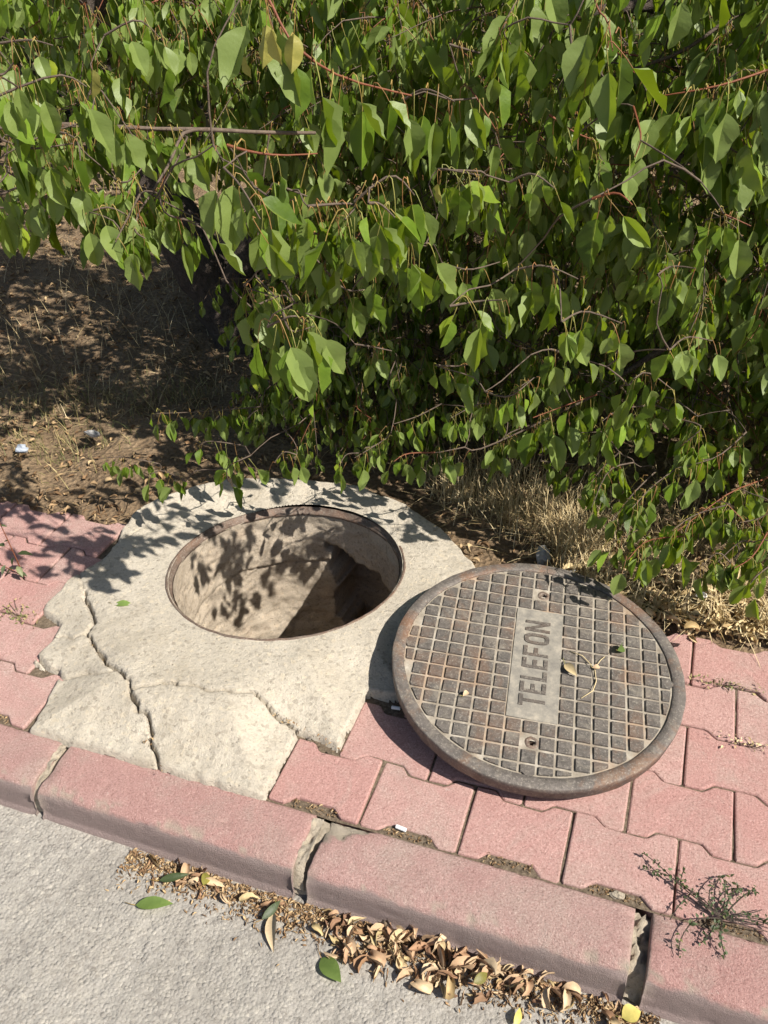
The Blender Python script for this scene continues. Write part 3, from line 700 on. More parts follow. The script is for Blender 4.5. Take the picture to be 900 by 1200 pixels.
class Tree:
    def __init__(s, name, base, label, cat='tree'):
        s.base = np.array(base, float); s.root = empty(name, tuple(base), label, cat)
        s.leaves = []; s.tw = MB(); s.yel = []; s.nodes = []; s.starts = []
    def limb(s, P, r0, r1, name='branch', n=14, sides=8, mat='bark', rough=.0):
        Q = smooth_path(P, n); rd = random.Random(len(s.leaves)+n)
        if rough: Q = Q+np.array([[rd.uniform(-1, 1)*rough for _ in range(3)] for _ in Q])
        s.nodes.append(Q[len(Q)//4:] if r0 > .03 else Q)
        V, F = tube(Q-s.base, [(r0+(r1-r0)*k/(n-1))*(1+rd.uniform(-.12, .12)*(rough > 0)) for k in range(n)], sides)
        obj(name, mesh(name, V, F, M[mat], True), s.root)
    def shoot(s, P, r0=.0025, r1=.0011, n=8, gap=.021, size=1.0, jit=.2, mat=0, skip=0.0, sides=4):
        P = [np.array(p, float) for p in P]
        if len(P) == 3 and jit < .3: P = [p+np.array([random.gauss(0, .012), random.gauss(0, .02), random.gauss(-.004*k, .012)]) for k, p in enumerate(P)]
        Q = smooth_path(P, n); s.starts.append(Q); s.tw.tube(Q-s.base, [r0+(r1-r0)*k/(n-1) for k in range(n)], sides, mat, False)
        d = np.concatenate([[0], np.cumsum(np.linalg.norm(np.diff(Q, axis=0), axis=1))]); t = d[-1]*skip+gap*random.random(); side = 1
        while t < d[-1]+.003:
            p = np.array([np.interp(t, d, Q[:, k]) for k in range(3)])
            i = min(np.searchsorted(d, t), n-1); e = Q[i]-Q[max(i-1, 0)]
            yaw = math.atan2(e[1], e[0]) + side*random.uniform(.5, 2.0); side = -side
            s.leaves.append((p+np.array([random.gauss(0, .006), random.gauss(0, .006), random.gauss(0, .004)]), yaw+random.gauss(0, .5), random.gauss(0, jit*1.15), random.gauss(0, jit*1.15), size*1.0*random.choice([random.uniform(.5, .8), random.uniform(.75, 1.2), random.uniform(.8, 1.25)])))
            t += gap*random.choice([.15, .4, .9, 1.3, 2.0])*random.uniform(.8, 1.3)
    def rshoot(s, p, ln, size=1.0, gap=.024, mat=0, d0=None):
        a = random.uniform(0, 6.283) if d0 is None else d0+random.gauss(0, .7)
        e = np.array([math.cos(a), math.sin(a), random.uniform(-.5, .35)]); e /= np.linalg.norm(e)
        p1 = p+e*ln*.5; p2 = p1+(e+np.array([0, 0, -.5]))*ln*.45
        s.shoot([p, p1, p2], .0022, .001, 5, gap, size, .22, mat, 0, 3)
    def connect(s):
        """grow a side twig from the nearest wood to every shoot, nearest shoots first"""
        net = np.concatenate([smooth_path(q, len(q)*3) for q in s.nodes])
        d0 = [np.min(np.linalg.norm(net-Q[0], axis=1)) for Q in s.starts]
        cap = len(net)+len(s.starts)*8; N_ = np.zeros((cap, 3)); N_[:len(net)] = net; k = len(net)
        for i in np.argsort(d0):
            Q = s.starts[i]; p = Q[0]; dd = np.linalg.norm(N_[:k]-p, axis=1); j = int(np.argmin(dd)); a = N_[j].copy(); L = dd[j]
            if L > .004:
                m1 = a*.65+p*.35+np.array([random.gauss(0, .06), random.gauss(0, .06), random.gauss(.05, .05)])*L
                m2 = a*.3+p*.7+np.array([random.gauss(0, .06), random.gauss(0, .06), random.gauss(.07, .05)])*L
                C_ = smooth_path([a, m1, m2, p], 7); r0 = .0015+.0022*min(L, .8)
                s.tw.tube(C_-s.base, [r0+(.0013-r0)*q/6 for q in range(7)], 4, 0, False)
                N_[k:k+6] = C_[1:]; k += 6
            N_[k:k+2] = Q[[len(Q)//3, len(Q)//2]]; k += 2
    def finish(s, nobj=300):
        s.connect()
        lv = s.leaves; vis = []
        for k, (p, *_r) in enumerate(lv):
            v = p-CAM; z = v@FWD
            u_, w_ = 450+FPX*(v@RGT)/z, 600-FPX*(v@UPV)/z
            ok = z > .2 and -30 < u_ < 930 and -40 < w_ < 1230
            vis.append((z/_r[3] if ok else 99+z, k))
        vis.sort(); pick = set(k for _, k in vis[:nobj])
        for k in pick:
            p, yaw, tx, ty, sc = lv[k]
            obj('leaf', HMESH[random.randrange(10)], s.root, tuple(p-s.base), Matrix(rotm(yaw, tx, ty)).to_euler(), sc)
        for (p, yaw, tx, ty, sc) in s.yel:
            o = obj('leaf', YMESH, s.root, tuple(p-s.base), Matrix(rotm(yaw, tx, ty)).to_euler(), sc); o['label'] = 'yellow leaf'
        rest = [l for k, l in enumerate(lv) if k not in pick]
        near = [l for l in rest if np.linalg.norm(l[0]-CAM) < 3.6 and l[0][2] < 1.75]; far = [l for l in rest if not (np.linalg.norm(l[0]-CAM) < 3.6 and l[0][2] < 1.75)]
        if near: join_leaves('foliage', near, LV, [M['leaf'], M['petiole']], s.root, s.base)
        if far: join_leaves('foliage', far, FV, [M['leaf'], M['petiole']], s.root, s.base)
        me = s.tw.mesh('twigs', [M['twig'], M['red']], True); setp(obj('twigs', me, s.root), kind='stuff')
        print(s.root.name, 'leaves', len(lv), 'near', len(near))

T1 = Tree('apricot_tree', (-1.12, 2.02, 0), 'leafy tree with the dark leaning trunk behind the manhole')
T2 = Tree('apricot_tree', (1.55, 2.05, 0), 'drooping leafy tree behind the manhole cover whose lowest leaves touch the dry litter')
# trunks and limbs
T1.limb([(-1.02, 1.98, -.05), (-1.14, 2.03, .12), (-1.32, 2.10, .38), (-1.56, 2.2, .72), (-1.68, 2.25, 1.0), (-1.66, 2.28, 1.5)], .125, .07, 'trunk', 24, 14, rough=.007)
T1.limb([(-1.16, 2.03, .12), (-1.02, 2.10, .34), (-.90, 2.2, .62), (-.72, 2.2, 1.0), (-.5, 2.1, 1.5)], .075, .03, 'branch', 16, 10, rough=.005)
T1.limb([(-1.66, 2.25, 1.0), (-1.3, 1.9, 1.3), (-.8, 1.5, 1.5), (-.3, 1.2, 1.5)], .045, .015)
T1.limb([(-1.66, 2.28, 1.4), (-1.8, 1.8, 1.8), (-1.7, 1.2, 2.0), (-1.3, .9, 1.9)], .045, .015)
T1.limb([(-1.66, 2.28, 1.5), (-1.9, 2.6, 2.1), (-2.2, 2.9, 2.5)], .06, .02)
T1.limb([(-.5, 2.1, 1.5), (-.2, 2.0, 2.0), (.3, 1.9, 2.4)], .03, .012)
T2.limb([(1.58, 2.05, -.05), (1.55, 2.05, .3), (1.48, 2.1, .8), (1.5, 2.15, 1.5)], .085, .05, 'trunk', 16, 12, rough=.005)
T2.limb([(1.50, 2.05, .42), (1.28, 1.75, .62), (1.02, 1.42, .66), (.72, 1.28, .58), (.52, 1.16, .46)], .032, .006)
T2.limb([(1.52, 2.05, .30), (1.42, 1.6, .50), (1.28, 1.25, .48), (1.22, 1.02, .30)], .028, .006)
T2.limb([(1.48, 2.1, .9), (1.3, 1.7, 1.2), (1.15, 1.3, 1.35), (.95, 1.0, 1.38)], .03, .007)
T2.limb([(1.48, 2.1, .85), (1.0, 1.9, 1.15), (.5, 1.6, 1.25), (.1, 1.25, 1.22)], .035, .007)
T2.limb([(1.5, 2.15, 1.4), (1.2, 1.9, 1.9), (.7, 1.6, 2.2)], .04, .015)
T2.limb([(1.5, 2.15, 1.5), (1.7, 2.3, 2.1), (1.8, 2.5, 2.5)], .04, .015)

# shoots that read one by one in the photograph
A = at
T1.limb([A(-40, 150, 1.75), A(60, 147, 1.72), A(140, 149, 1.70), A(240, 152, 1.72), A(370, 156, 1.85)], .0055, .004, 'branch', 14, 6, 'twig', .002)
T1.limb([A(243, 152, 1.72), A(215, 157, 1.69), A(196, 196, 1.66), A(165, 245, 1.62)], .0045, .002, 'branch', 10, 6, 'twig', .001)
for P, kw in [
    ([A(-30, 152, 1.7), A(60, 148, 1.69), A(140, 150, 1.66), A(215, 153, 1.66)], dict(gap=.012, size=.95)),
    ([A(215, 157, 1.68), A(196, 196, 1.66), A(165, 245, 1.62)], dict(gap=.011, size=.85)),
    ([A(165, 245, 1.62), A(150, 262, 1.6), A(140, 280, 1.58)], dict(gap=.009, size=.9)),
    ([A(-10, 90, 1.25), A(15, 78, 1.25), A(28, 92, 1.24)], dict(gap=.014, size=1.0)),
    ([A(-20, 120, 1.4), A(60, 105, 1.42), A(100, 112, 1.42)], dict(gap=.014, size=.95)),
    ([A(10, 165, 1.5), A(40, 160, 1.5), A(80, 162, 1.5)], dict(gap=.011, size=.85)),
    ([A(100, 95, 1.6), A(130, 105, 1.6), A(165, 150, 1.6)], dict(gap=.012, size=.9)),
    ([A(165, 215, 1.65), A(215, 235, 1.63), A(240, 252, 1.62)], dict(gap=.011, size=.8)),
    ([A(185, 225, 1.6), A(205, 245, 1.58), A(225, 262, 1.56)], dict(gap=.009, size=.9)),
    ([A(60, 155, 1.62), A(85, 165, 1.6), A(105, 190, 1.6)], dict(gap=.010, size=.95)),
    ([A(0, 190, 1.6), A(30, 195, 1.6), A(60, 200, 1.6)], dict(gap=.011, size=.9)),
    ([A(110, 200, 1.62), A(135, 205, 1.62), A(160, 215, 1.6)], dict(gap=.010, size=.95)),
    ([A(300, -30, 1.35), A(318, 5, 1.36), A(345, 52, 1.37), A(400, 90, 1.42), A(482, 112, 1.5)], dict(gap=.022, size=1.25, r0=.0032, r1=.0022, mat=1, n=12)),
    ([A(266, 170, 1.3), A(295, 178, 1.3), A(330, 182, 1.31), A(372, 180, 1.34)], dict(gap=.017, size=1.25, r0=.0026, mat=1)),
    ([A(280, 182, 1.28), A(300, 215, 1.27), A(310, 240, 1.26)], dict(gap=.018, size=1.15)),
    ([A(320, 215, 1.35), A(360, 230, 1.36)], dict(gap=.018, size=1.2)),
    ([A(330, 320, 1.45), A(345, 345, 1.45), A(352, 362, 1.45)], dict(gap=.02, size=1.0)),
    ([A(250, 170, 1.45), A(262, 190, 1.45)], dict(gap=.012, size=1.1)),
    ([A(300, 330, 1.95), A(330, 345, 1.9), A(350, 370, 1.9)], dict(gap=.016, size=.95)),
    ([A(300, 226, 1.38), A(325, 220, 1.37), A(350, 228, 1.37)], dict(gap=.009, size=1.0)),
    ([A(372, 240, 1.32), A(392, 232, 1.31), A(415, 240, 1.31)], dict(gap=.009, size=1.0)),
    ([A(425, 250, 1.27), A(446, 243, 1.26), A(468, 250, 1.26)], dict(gap=.010, size=1.0)),
    ([A(285, 345, 1.53), A(302, 336, 1.52), A(325, 344, 1.52)], dict(gap=.009, size=.95)),
    ([A(320, 385, 1.45), A(342, 370, 1.44), A(365, 380, 1.44)], dict(gap=.009, size=.95)),
    ([A(-10, 215, 1.6), A(25, 212, 1.6), A(60, 220, 1.6)], dict(gap=.010, size=.95)),
    ([A(50, 225, 1.66), A(85, 222, 1.66), A(115, 230, 1.66)], dict(gap=.009, size=.95)),
    ([A(105, 235, 1.62), A(135, 238, 1.62), A(160, 250, 1.62)], dict(gap=.009, size=.95)),
    ([A(-15, 245, 1.75), A(12, 246, 1.75), A(35, 252, 1.75)], dict(gap=.010, size=.9)),
    ([A(150, 262, 1.6), A(165, 268, 1.6), A(185, 280, 1.6)], dict(gap=.010, size=.95)),
    ([A(-10, 40, 1.5), A(25, 35, 1.5), A(60, 42, 1.5)], dict(gap=.010, size=1.0)),
    ([A(120, 40, 1.7), A(155, 35, 1.7), A(190, 42, 1.7)], dict(gap=.010, size=1.0)),
    ([A(330, 395, 1.42), A(345, 380, 1.42), A(362, 372, 1.42)], dict(gap=.013, size=1.0)),
    ([A(395, 330, 1.5), A(410, 335, 1.5), A(430, 330, 1.5)], dict(gap=.013, size=.95)),
    ([A(300, 360, 1.6), A(320, 350, 1.6), A(340, 352, 1.6)], dict(gap=.012, size=.9)),
    ([A(355, 280, 1.42), A(385, 262, 1.40), A(420, 268, 1.40)], dict(gap=.014, size=1.05)),
    ([A(425, 225, 1.32), A(450, 215, 1.30), A(480, 225, 1.30)], dict(gap=.015, size=1.05)),
    ([A(440, 300, 1.45), A(470, 290, 1.45), A(500, 300, 1.45)], dict(gap=.014, size=1.0)),
    ([A(500, 205, 1.4), A(525, 198, 1.4), A(550, 205, 1.4)], dict(gap=.014, size=1.0)),
    ([A(520, 310, 1.6), A(550, 305, 1.6), A(580, 315, 1.6)], dict(gap=.013, size=.9)),
    ([A(400, 410, 1.8), A(430, 402, 1.8), A(460, 408, 1.8)], dict(gap=.012, size=.85)),
    ([A(600, 215, 1.45), A(630, 200, 1.42), A(660, 205, 1.40)], dict(gap=.014, size=1.0)),
]: T1.shoot(P, **kw)
for P, kw in [
    ([A(930, 60, 1.55), A(850, 82, 1.55), A(762, 104, 1.55)], dict(gap=.012, size=1.1, r0=.003, mat=1, n=10)),
    ([A(930, 40, 1.7), A(868, 42, 1.7), A(850, 55, 1.68)], dict(gap=.012, size=1.0)),
    ([A(870, 520, 2.0), A(840, 530, 1.99), A(812, 545, 1.98)], dict(gap=.008, size=.9)),
    ([A(790, 560, 2.02), A(762, 570, 2.01), A(735, 585, 2.0)], dict(gap=.008, size=.85)),
    ([A(850, 590, 1.97), A(822, 600, 1.96), A(795, 615, 1.95)], dict(gap=.008, size=.9)),
    ([A(905, 590, 1.95), A(885, 600, 1.94), A(862, 612, 1.93)], dict(gap=.008, size=.95)),
    ([A(770, 610, 2.02), A(745, 618, 2.01), A(722, 630, 2.0)], dict(gap=.008, size=.8)),
    ([A(890, 625, 1.93), A(868, 632, 1.92), A(840, 645, 1.92)], dict(gap=.008, size=.9)),
    ([A(860, 650, 1.92), A(838, 655, 1.92), A(815, 662, 1.92)], dict(gap=.009, size=.85)),
    ([A(820, 480, 2.1), A(790, 470, 2.1), A(760, 480, 2.1)], dict(gap=.008, size=.85)),
    ([A(735, 500, 2.12), A(705, 498, 2.12), A(680, 510, 2.12)], dict(gap=.008, size=.85)),
    ([A(730, 530, 2.1), A(705, 540, 2.1), A(690, 560, 2.1)], dict(gap=.008, size=.8)),
    ([A(660, 440, 2.15), A(630, 440, 2.15), A(600, 452, 2.15)], dict(gap=.008, size=.8)),
    ([A(590, 470, 2.2), A(560, 472, 2.2), A(530, 480, 2.2)], dict(gap=.008, size=.8)),
    ([A(520, 480, 2.25), A(490, 484, 2.25), A(460, 494, 2.25)], dict(gap=.008, size=.75)),
    ([A(620, 505, 2.22), A(600, 515, 2.22), A(575, 528, 2.22)], dict(gap=.009, size=.75)),
    ([A(540, 348, 1.5), A(562, 340, 1.5), A(590, 346, 1.5)], dict(gap=.012, size=.95)),
    ([A(610, 330, 1.55), A(640, 318, 1.55), A(668, 328, 1.55)], dict(gap=.012, size=.95)),
    ([A(690, 232, 1.36), A(715, 222, 1.36), A(742, 232, 1.36)], dict(gap=.014, size=.95, mat=1)),
    ([A(672, 372, 1.48), A(700, 362, 1.48), A(728, 372, 1.48)], dict(gap=.012, size=.9)),
    ([A(570, 455, 1.75), A(598, 446, 1.75), A(622, 455, 1.75)], dict(gap=.012, size=.85)),
    ([A(640, 405, 1.8), A(668, 395, 1.8), A(700, 404, 1.8)], dict(gap=.012, size=.9)),
    ([A(765, 315, 1.6), A(795, 304, 1.6), A(822, 316, 1.6)], dict(gap=.012, size=.95)),
    ([A(835, 255, 1.42), A(862, 246, 1.42), A(890, 256, 1.42)], dict(gap=.013, size=.95, mat=1)),
    ([A(780, 395, 1.7), A(808, 388, 1.7), A(835, 398, 1.7)], dict(gap=.012, size=.9)),
    ([A(500, 420, 1.78), A(528, 412, 1.78), A(550, 422, 1.78)], dict(gap=.012, size=.85)),
    ([A(740, 445, 1.85), A(768, 438, 1.85), A(795, 448, 1.85)], dict(gap=.012, size=.9)),
    ([A(850, 25, 1.72), A(800, 60, 1.74), A(745, 80, 1.78), A(700, 95, 1.85)], dict(gap=.016, size=1.0, r0=.0045, r1=.003)),
    ([A(694, -20, 1.42), A(700, 10, 1.42), A(712, 25, 1.42), A(718, 60, 1.42)], dict(gap=.010, size=1.15, mat=1)),
    ([A(680, 25, 1.45), A(665, 60, 1.45), A(672, 95, 1.46)], dict(gap=.013, size=1.15)),
    ([A(620, -20, 1.5), A(600, 20, 1.5), A(585, 50, 1.5)], dict(gap=.015, size=1.15)),
    ([A(520, 50, 1.6), A(560, 62, 1.58), A(600, 60, 1.55)], dict(gap=.014, size=1.1)),
    ([A(470, 110, 1.55), A(490, 108, 1.5), A(530, 110, 1.5)], dict(gap=.013, size=1.15)),
    ([A(540, 105, 1.62), A(555, 125, 1.6), A(575, 150, 1.6)], dict(gap=.015, size=1.1, mat=1)),
    ([A(750, 110, 1.55), A(752, 150, 1.54), A(748, 185, 1.54)], dict(gap=.02, size=.8, mat=1)),
    ([A(905, 115, 1.6), A(880, 130, 1.6), A(860, 150, 1.6)], dict(gap=.013, size=1.1)),
    ([A(820, 165, 1.65), A(845, 175, 1.65), A(870, 170, 1.65)], dict(gap=.014, size=1.0)),
    ([A(640, 140, 1.7), A(665, 150, 1.7), A(690, 165, 1.7)], dict(gap=.013, size=.95, mat=1)),
    ([A(700, 462, 2.2), A(655, 484, 2.2), A(610, 506, 2.2), A(560, 527, 2.2), A(545, 524, 2.2)], dict(gap=.012, size=.85, r0=.004, r1=.0018, n=12)),
    ([A(515, 520, 2.2), A(490, 528, 2.2), A(462, 530, 2.2)], dict(gap=.011, size=.8, mat=1)),
    ([A(545, 524, 2.2), A(515, 530, 2.2)], dict(gap=.010, size=.8)),
    ([A(690, 468, 2.1), A(668, 478, 2.08), A(640, 488, 2.08)], dict(gap=.012, size=1.15, mat=1)),
    ([A(770, 470, 2.05), A(735, 480, 2.03), A(705, 490, 2.02)], dict(gap=.011, size=1.1)),
    ([A(800, 490, 2.0), A(815, 500, 2.0), A(800, 520, 2.0)], dict(gap=.012, size=1.0)),
    ([A(905, 640, 2.0), A(870, 610, 2.0), A(850, 590, 2.0)], dict(gap=.012, size=1.05, r0=.004, mat=1)),
    ([A(900, 560, 2.05), A(860, 575, 2.0), A(830, 595, 1.98), A(790, 625, 1.97)], dict(gap=.011, size=1.0, mat=1)),
    ([A(800, 625, 1.98), A(770, 632, 1.98), A(740, 640, 1.98)], dict(gap=.011, size=.95, mat=1)),
    ([A(905, 610, 1.9), A(880, 640, 1.88), A(860, 660, 1.87)], dict(gap=.012, size=1.1, mat=1)),
    ([A(920, 660, 1.85), A(890, 668, 1.84), A(870, 680, 1.84)], dict(gap=.013, size=1.15)),
    ([A(740, 545, 2.1), A(715, 560, 2.08), A(700, 590, 2.06)], dict(gap=.010, size=.9)),
    ([A(765, 560, 2.1), A(730, 580, 2.07), A(712, 610, 2.05)], dict(gap=.011, size=.95)),
    ([A(640, 540, 2.2), A(660, 535, 2.2), A(690, 540, 2.2)], dict(gap=.012, size=.85)),
]: T2.shoot(P, **kw)
# low shoots on the left, just above the ground and the apron
for P, kw in [
    ([A(300, 470, 2.6), A(240, 478, 2.6), A(186, 478, 2.6)], dict(gap=.016, size=.8)),
    ([A(280, 525, 2.45), A(245, 518, 2.45), A(225, 528, 2.45)], dict(gap=.013, size=.85)),
    ([A(180, 545, 2.45), A(150, 532, 2.45), A(120, 534, 2.45)], dict(gap=.018, size=.75)),
    ([A(225, 560, 2.35), A(190, 548, 2.35), A(172, 556, 2.35)], dict(gap=.014, size=.8)),
    ([A(300, 540, 2.35), A(270, 545, 2.33), A(265, 566, 2.32)], dict(gap=.014, size=.85)),
    ([A(420, 525, 2.3), A(400, 530, 2.28), A(396, 545, 2.28)], dict(gap=.010, size=.8)),
    ([A(350, 530, 2.35), A(330, 530, 2.34), A(318, 535, 2.34)], dict(gap=.012, size=.8)),
    ([A(460, 510, 2.3), A(440, 515, 2.3), A(425, 530, 2.3)], dict(gap=.012, size=.8)),
]: T1.shoot(P, **kw)
for px, py, d, s_ in ((308, 0, 1.26, .85), (318, 8, 1.25, .7), (345, 14, 1.25, .75), (102, 62, 1.5, .7), (270, 48, 1.45, .5), (286, 50, 1.45, .5), (516, 200, 1.3, .45)):
    T1.yel.append((A(px, py, d), random.uniform(0, 6), .15, .1, s_))

# the body of both crowns
def front(x, z):
    f = np.interp(z, [0, .25, .6, 1.0, 1.4, 1.8], [1.24, 1.20, 1.20, 1.18, 1.10, 1.0])
    if x > .7: f -= min((x-.7)/.25, 1)*.22*np.interp(z, [0, .3, .55], [1, .8, .1])
    return f
def crown(n, xr, zr, depth, size, ln, pick=None):
    k = 0; tries = 0
    while k < n and tries < n*30:
        tries += 1
        x = random.uniform(*xr); z = random.uniform(*zr); f = front(x, z) + float(noise(np.array(x), np.array(z), .26, 5))*.5
        y = f + depth*random.random()**1.6
        low = np.interp(x, [-.7, -.2, .1, .3, .5, .75, 1.0, 1.5], [.16, .12, .18, .36, .40, .22, .12, .12])
        if y > 1.7: low = max(low, .25)
        if x < -.62-.55*(y-1.2): low = max(low, 1.02-.20*(y-.8))
        if x < -.2 and y < 1.0 and z < 1.0: continue
        if z < low: continue
        if .35 < x < 1.3 and y < 1.22 and abs(z-(.10+(x-.33)*1.07)) < .25 and y < 1.24-(x-.33)*.27: continue
        if x > 1.15 and random.random() < .55: continue
        tq = (y+.92)/2.9
        if y < 2.0 and .15 < z < 1.0 and abs(x-(.623-1.95*tq)) < .17*tq: continue
        if x < -.52-.62*(y-1.2) and .3 < z < 1.0: continue
        if float(noise(np.array(x*1.1+y*.3), np.array(z*1.2+y*.4), .19, 44)) < -.21: continue       # hollows in the crown
        p = np.array([x, y, z]); t = (T1 if x+.25*float(noise(np.array(z), np.array(y), .3, 2)) < .15 else T2)
        t.rshoot(p, random.uniform(*ln), random.uniform(size*.75, size*1.2), .0175, 1 if random.random() < .25 else 0, -1.2)
        k += 1
crown(540, (-.75, 1.7), (.15, .75), 1.0, .72, (.08, .24))
crown(170, (-.75, .15), (.06, .50), .5, .72, (.10, .2))
crown(650, (-.9, 1.65), (.7, 1.5), .9, .88, (.08, .30))
crown(150, (-1.9, -.6), (.85, 1.5), 1.3, .9, (.12, .26))
crown(420, (-.9, 2.0), (.3, 1.5), 2.2, .9, (.14, .28))
def deep(n, c, r, t, size=1.4):
    for _ in range(n):
        q = np.array([random.uniform(-1, 1) for _ in range(3)]); p = np.array(c)+q*np.array(r)
        t.rshoot(p, random.uniform(.2, .35), size, .034, 0)
deep(330, (.75, 2.7, .75), (1.6, .65, .65), T2)
deep(190, (1.2, 1.75, .45), (.75, .35, .42), T2, 1.0)
deep(150, (-3.0, 3.4, 1.25), (1.2, .7, .5), T1)
deep(110, (-.5, 2.6, .95), (.55, .5, .6), T1)
# upper crown: out of the picture, it throws the dappled shade
def upper(n, c, r, t, size=1.5):
    for _ in range(n):
        while True:
            q = np.array([random.uniform(-1, 1) for _ in range(3)])
            if .2 < np.linalg.norm(q) < 1: break
        p = np.array(c)+q*np.array(r)
        if float(noise(np.array(p[0]), np.array(p[1]+p[2]), .3, 70)) < -.10: continue
        t.rshoot(p, random.uniform(.25, .4), size, .045, 0)
upper(430, (-.75, 2.15, 2.2), (1.9, 1.15, .85), T1)
upper(330, (1.15, 2.45, 2.1), (1.0, 1.25, .8), T2)
T1.finish(300); T2.finish(300)

# scrub closing the view behind the trees
def scrub_mass(n, xr, yr, zr):
    L = []
    for _ in range(n):
        x = random.uniform(*xr); y = random.uniform(*yr); top = zr*(.7+.5*float(noise(np.array(x), np.array(y), 1.3, 6)+.5))
        z = random.random()**.8*top
        L.append((np.array([x, y, z]), random.uniform(0, 6.28), random.gauss(0, .6), random.gauss(0, .6), random.uniform(1.4, 2.6)))
    return L
o = join_leaves('scrub', scrub_mass(17000, (-8.5, 3.5), (4.3, 6.6), 2.2), FV, [M['scrub'], M['petiole']], None, np.zeros(3))
setp(o, 'dark scrub standing behind the two leafy trees', 'scrub', kind='stuff')

# ---------------------------------------------------------------- dry leaves, litter, straw, grass
def dry_variant(i, L=.062, Wd=.017):
    rd = random.Random(900+i); n = 7; V = []; F = []
    cu = rd.choice([-1, 1])*rd.uniform(.3, 3.0); fo = rd.uniform(.5, 1.45); tw = rd.uniform(-2.6, 2.6); Wd *= rd.uniform(.65, 1.25)
    x, z, a = -L/2, 0, -cu/2*.6
    for k in range(n+1):
        s_ = k/n; w = Wd*float(np.interp(s_, [0, .1, .3, .55, .8, 1], [.03, .55, 1, .85, .35, .0]))
        t = tw*(s_-.5)
        for side in (-1, -.5, 0, .5, 1):
            f2 = fo*(1+.7*(abs(side) > .6)); yy = side*w*math.cos(f2*.8); zz_ = abs(side)*w*math.sin(f2*.8)+rd.uniform(-.0022, .0022)*(abs(side)+.3)*min(1, s_*4, (1-s_)*4)
            yy += rd.uniform(-.0016, .0016)*abs(side)
            V.append((x-math.sin(a)*zz_, yy*math.cos(t)-zz_*math.sin(t), z+math.cos(a)*zz_*math.cos(t)+yy*math.sin(t)))
        x += L/n*math.cos(a); z += L/n*math.sin(a); a += cu/n+rd.uniform(-.25, .25)
    for k in range(n):
        for c in range(4):
            b = k*5+c; F.append((b, b+5, b+6, b+1))
    V = np.array(V); V[:, 2] -= V[:, 2].min(); return V, F
DV = [dry_variant(i) for i in range(16)]
DM = [mesh('dry_leaf', V, F, M['dry'], True, attrs={'tint': np.full(len(V), i*.31 % 1)}) for i, (V, F) in enumerate(DV)]
def zr(x, y): return float(zroad(np.array(x), np.array(y)))
GRP = 'dry leaves heaped in the gutter'
def gutter_leaf(x, y, dz=0.0, sc=1.0):
    o = obj('dry_leaf', DM[random.randrange(16)], None, (x, y, zr(x, y)+.001+dz), (random.gauss(0, .45), random.gauss(0, .45), random.uniform(0, 6.28)), sc)
    setp(o, 'curled brown dry leaf in the heap lying in the gutter against the kerb', 'leaf', GRP)
for k in range(200):
    x = random.choice([random.uniform(.19, .66), random.gauss(.30, .07), random.gauss(.47, .07)])
    if not .165 < x < .68: continue
    w = float(np.interp(x, [.18, .24, .36, .5, .58, .64], [.045, .080, .082, .072, .05, .03]))
    t = random.random()**1.25; y = -.143-w*t
    gutter_leaf(x, y, random.uniform(0, .012)*(1-t)*min(1, w/.08), random.choice([random.uniform(.25, .5), random.uniform(.4, .75), random.uniform(.65, .9)]))
GRP2 = 'dry leaves strewn along the kerb foot'
for k in range(34):
    x = random.choice([random.uniform(-.20, .10), random.uniform(-.17, -.02), random.uniform(.63, .76)]); y = -.146-abs(random.gauss(0, .022))
    o = obj('dry_leaf', DM[random.randrange(16)], None, (x, y, zr(x, y)+.001), (random.gauss(0, .4), random.gauss(0, .4), random.uniform(0, 6.28)), random.uniform(.45, .8))
    setp(o, 'small dry leaf in the thin debris line along the foot of the kerb', 'leaf', GRP2)
def flakes(name, pts, size, mats, kind='stuff', label=None, cat=None, lift=.4):
    VV = []; FF = []; TT = []; k = 0
    for (x, y, z) in pts:
        V, F = DV[random.randrange(16)]; s_ = size*random.uniform(.4, 1.2)
        VV.append(V@rotm(random.uniform(0, 6.28), random.gauss(0, lift), random.gauss(0, lift)).T*s_+np.array([x, y, z])); FF.append(np.array(F)+k); TT.append(np.full(len(V), random.random())); k += len(V)
    o = obj(name, mesh(name, np.concatenate(VV), np.concatenate(FF), mats, True, attrs={'tint': np.concatenate(TT)}))
    return setp(o, label, cat, None, kind)
ze = lambda x, y: float(zearth(np.array(x), np.array(y)))
pts = []
while len(pts) < 9000:
    x = random.uniform(-3.2, 2.2); y = .72+random.random()**1.5*2.9
    if inpoly(np.array(x), np.array(y), OUT): continue
    edge_ = .735+float(noise(np.array(x), np.array(0.), .12, 3))*.05 + (.03 if x > .3 else -.06 if x < -.8 else 0)
    if y < edge_: continue
    pts.append((x, y, max(ze(x, y), 0.002 if y < .78 else -1)+random.uniform(0, .006)))
flakes('leaf_litter', pts, .5, M['litter'], label='dry brown leaf litter covering the earth under the trees', cat='litter')
pts = []
for _ in range(1500):
    x = random.uniform(.42, 1.7); y = random.choice([random.gauss(.84, .06), random.gauss(.79, .03)]) - (x-.42)*.02
    if y < .735+float(noise(np.array(x), np.array(0.), .09, 13))*.04: continue
    pts.append((x, y, max(ze(x, y), .002)+abs(random.gauss(0, .012))))
flakes('verge_litter', pts, .66, M['straw'], label='tan dead leaves drifted along the back edge of the pink paving', cat='litter')
pts = [(random.uniform(-.25, .80), -.142-abs(random.gauss(0, .03)), 0) for _ in range(4200)]
pts = [(x, y, zr(x, y)+.001) for x, y, z in pts]
flakes('gutter_crumbs', pts, .20, M['litter'], label='fine brown crumbs of dead leaves along the gutter', cat='debris')
pts = []
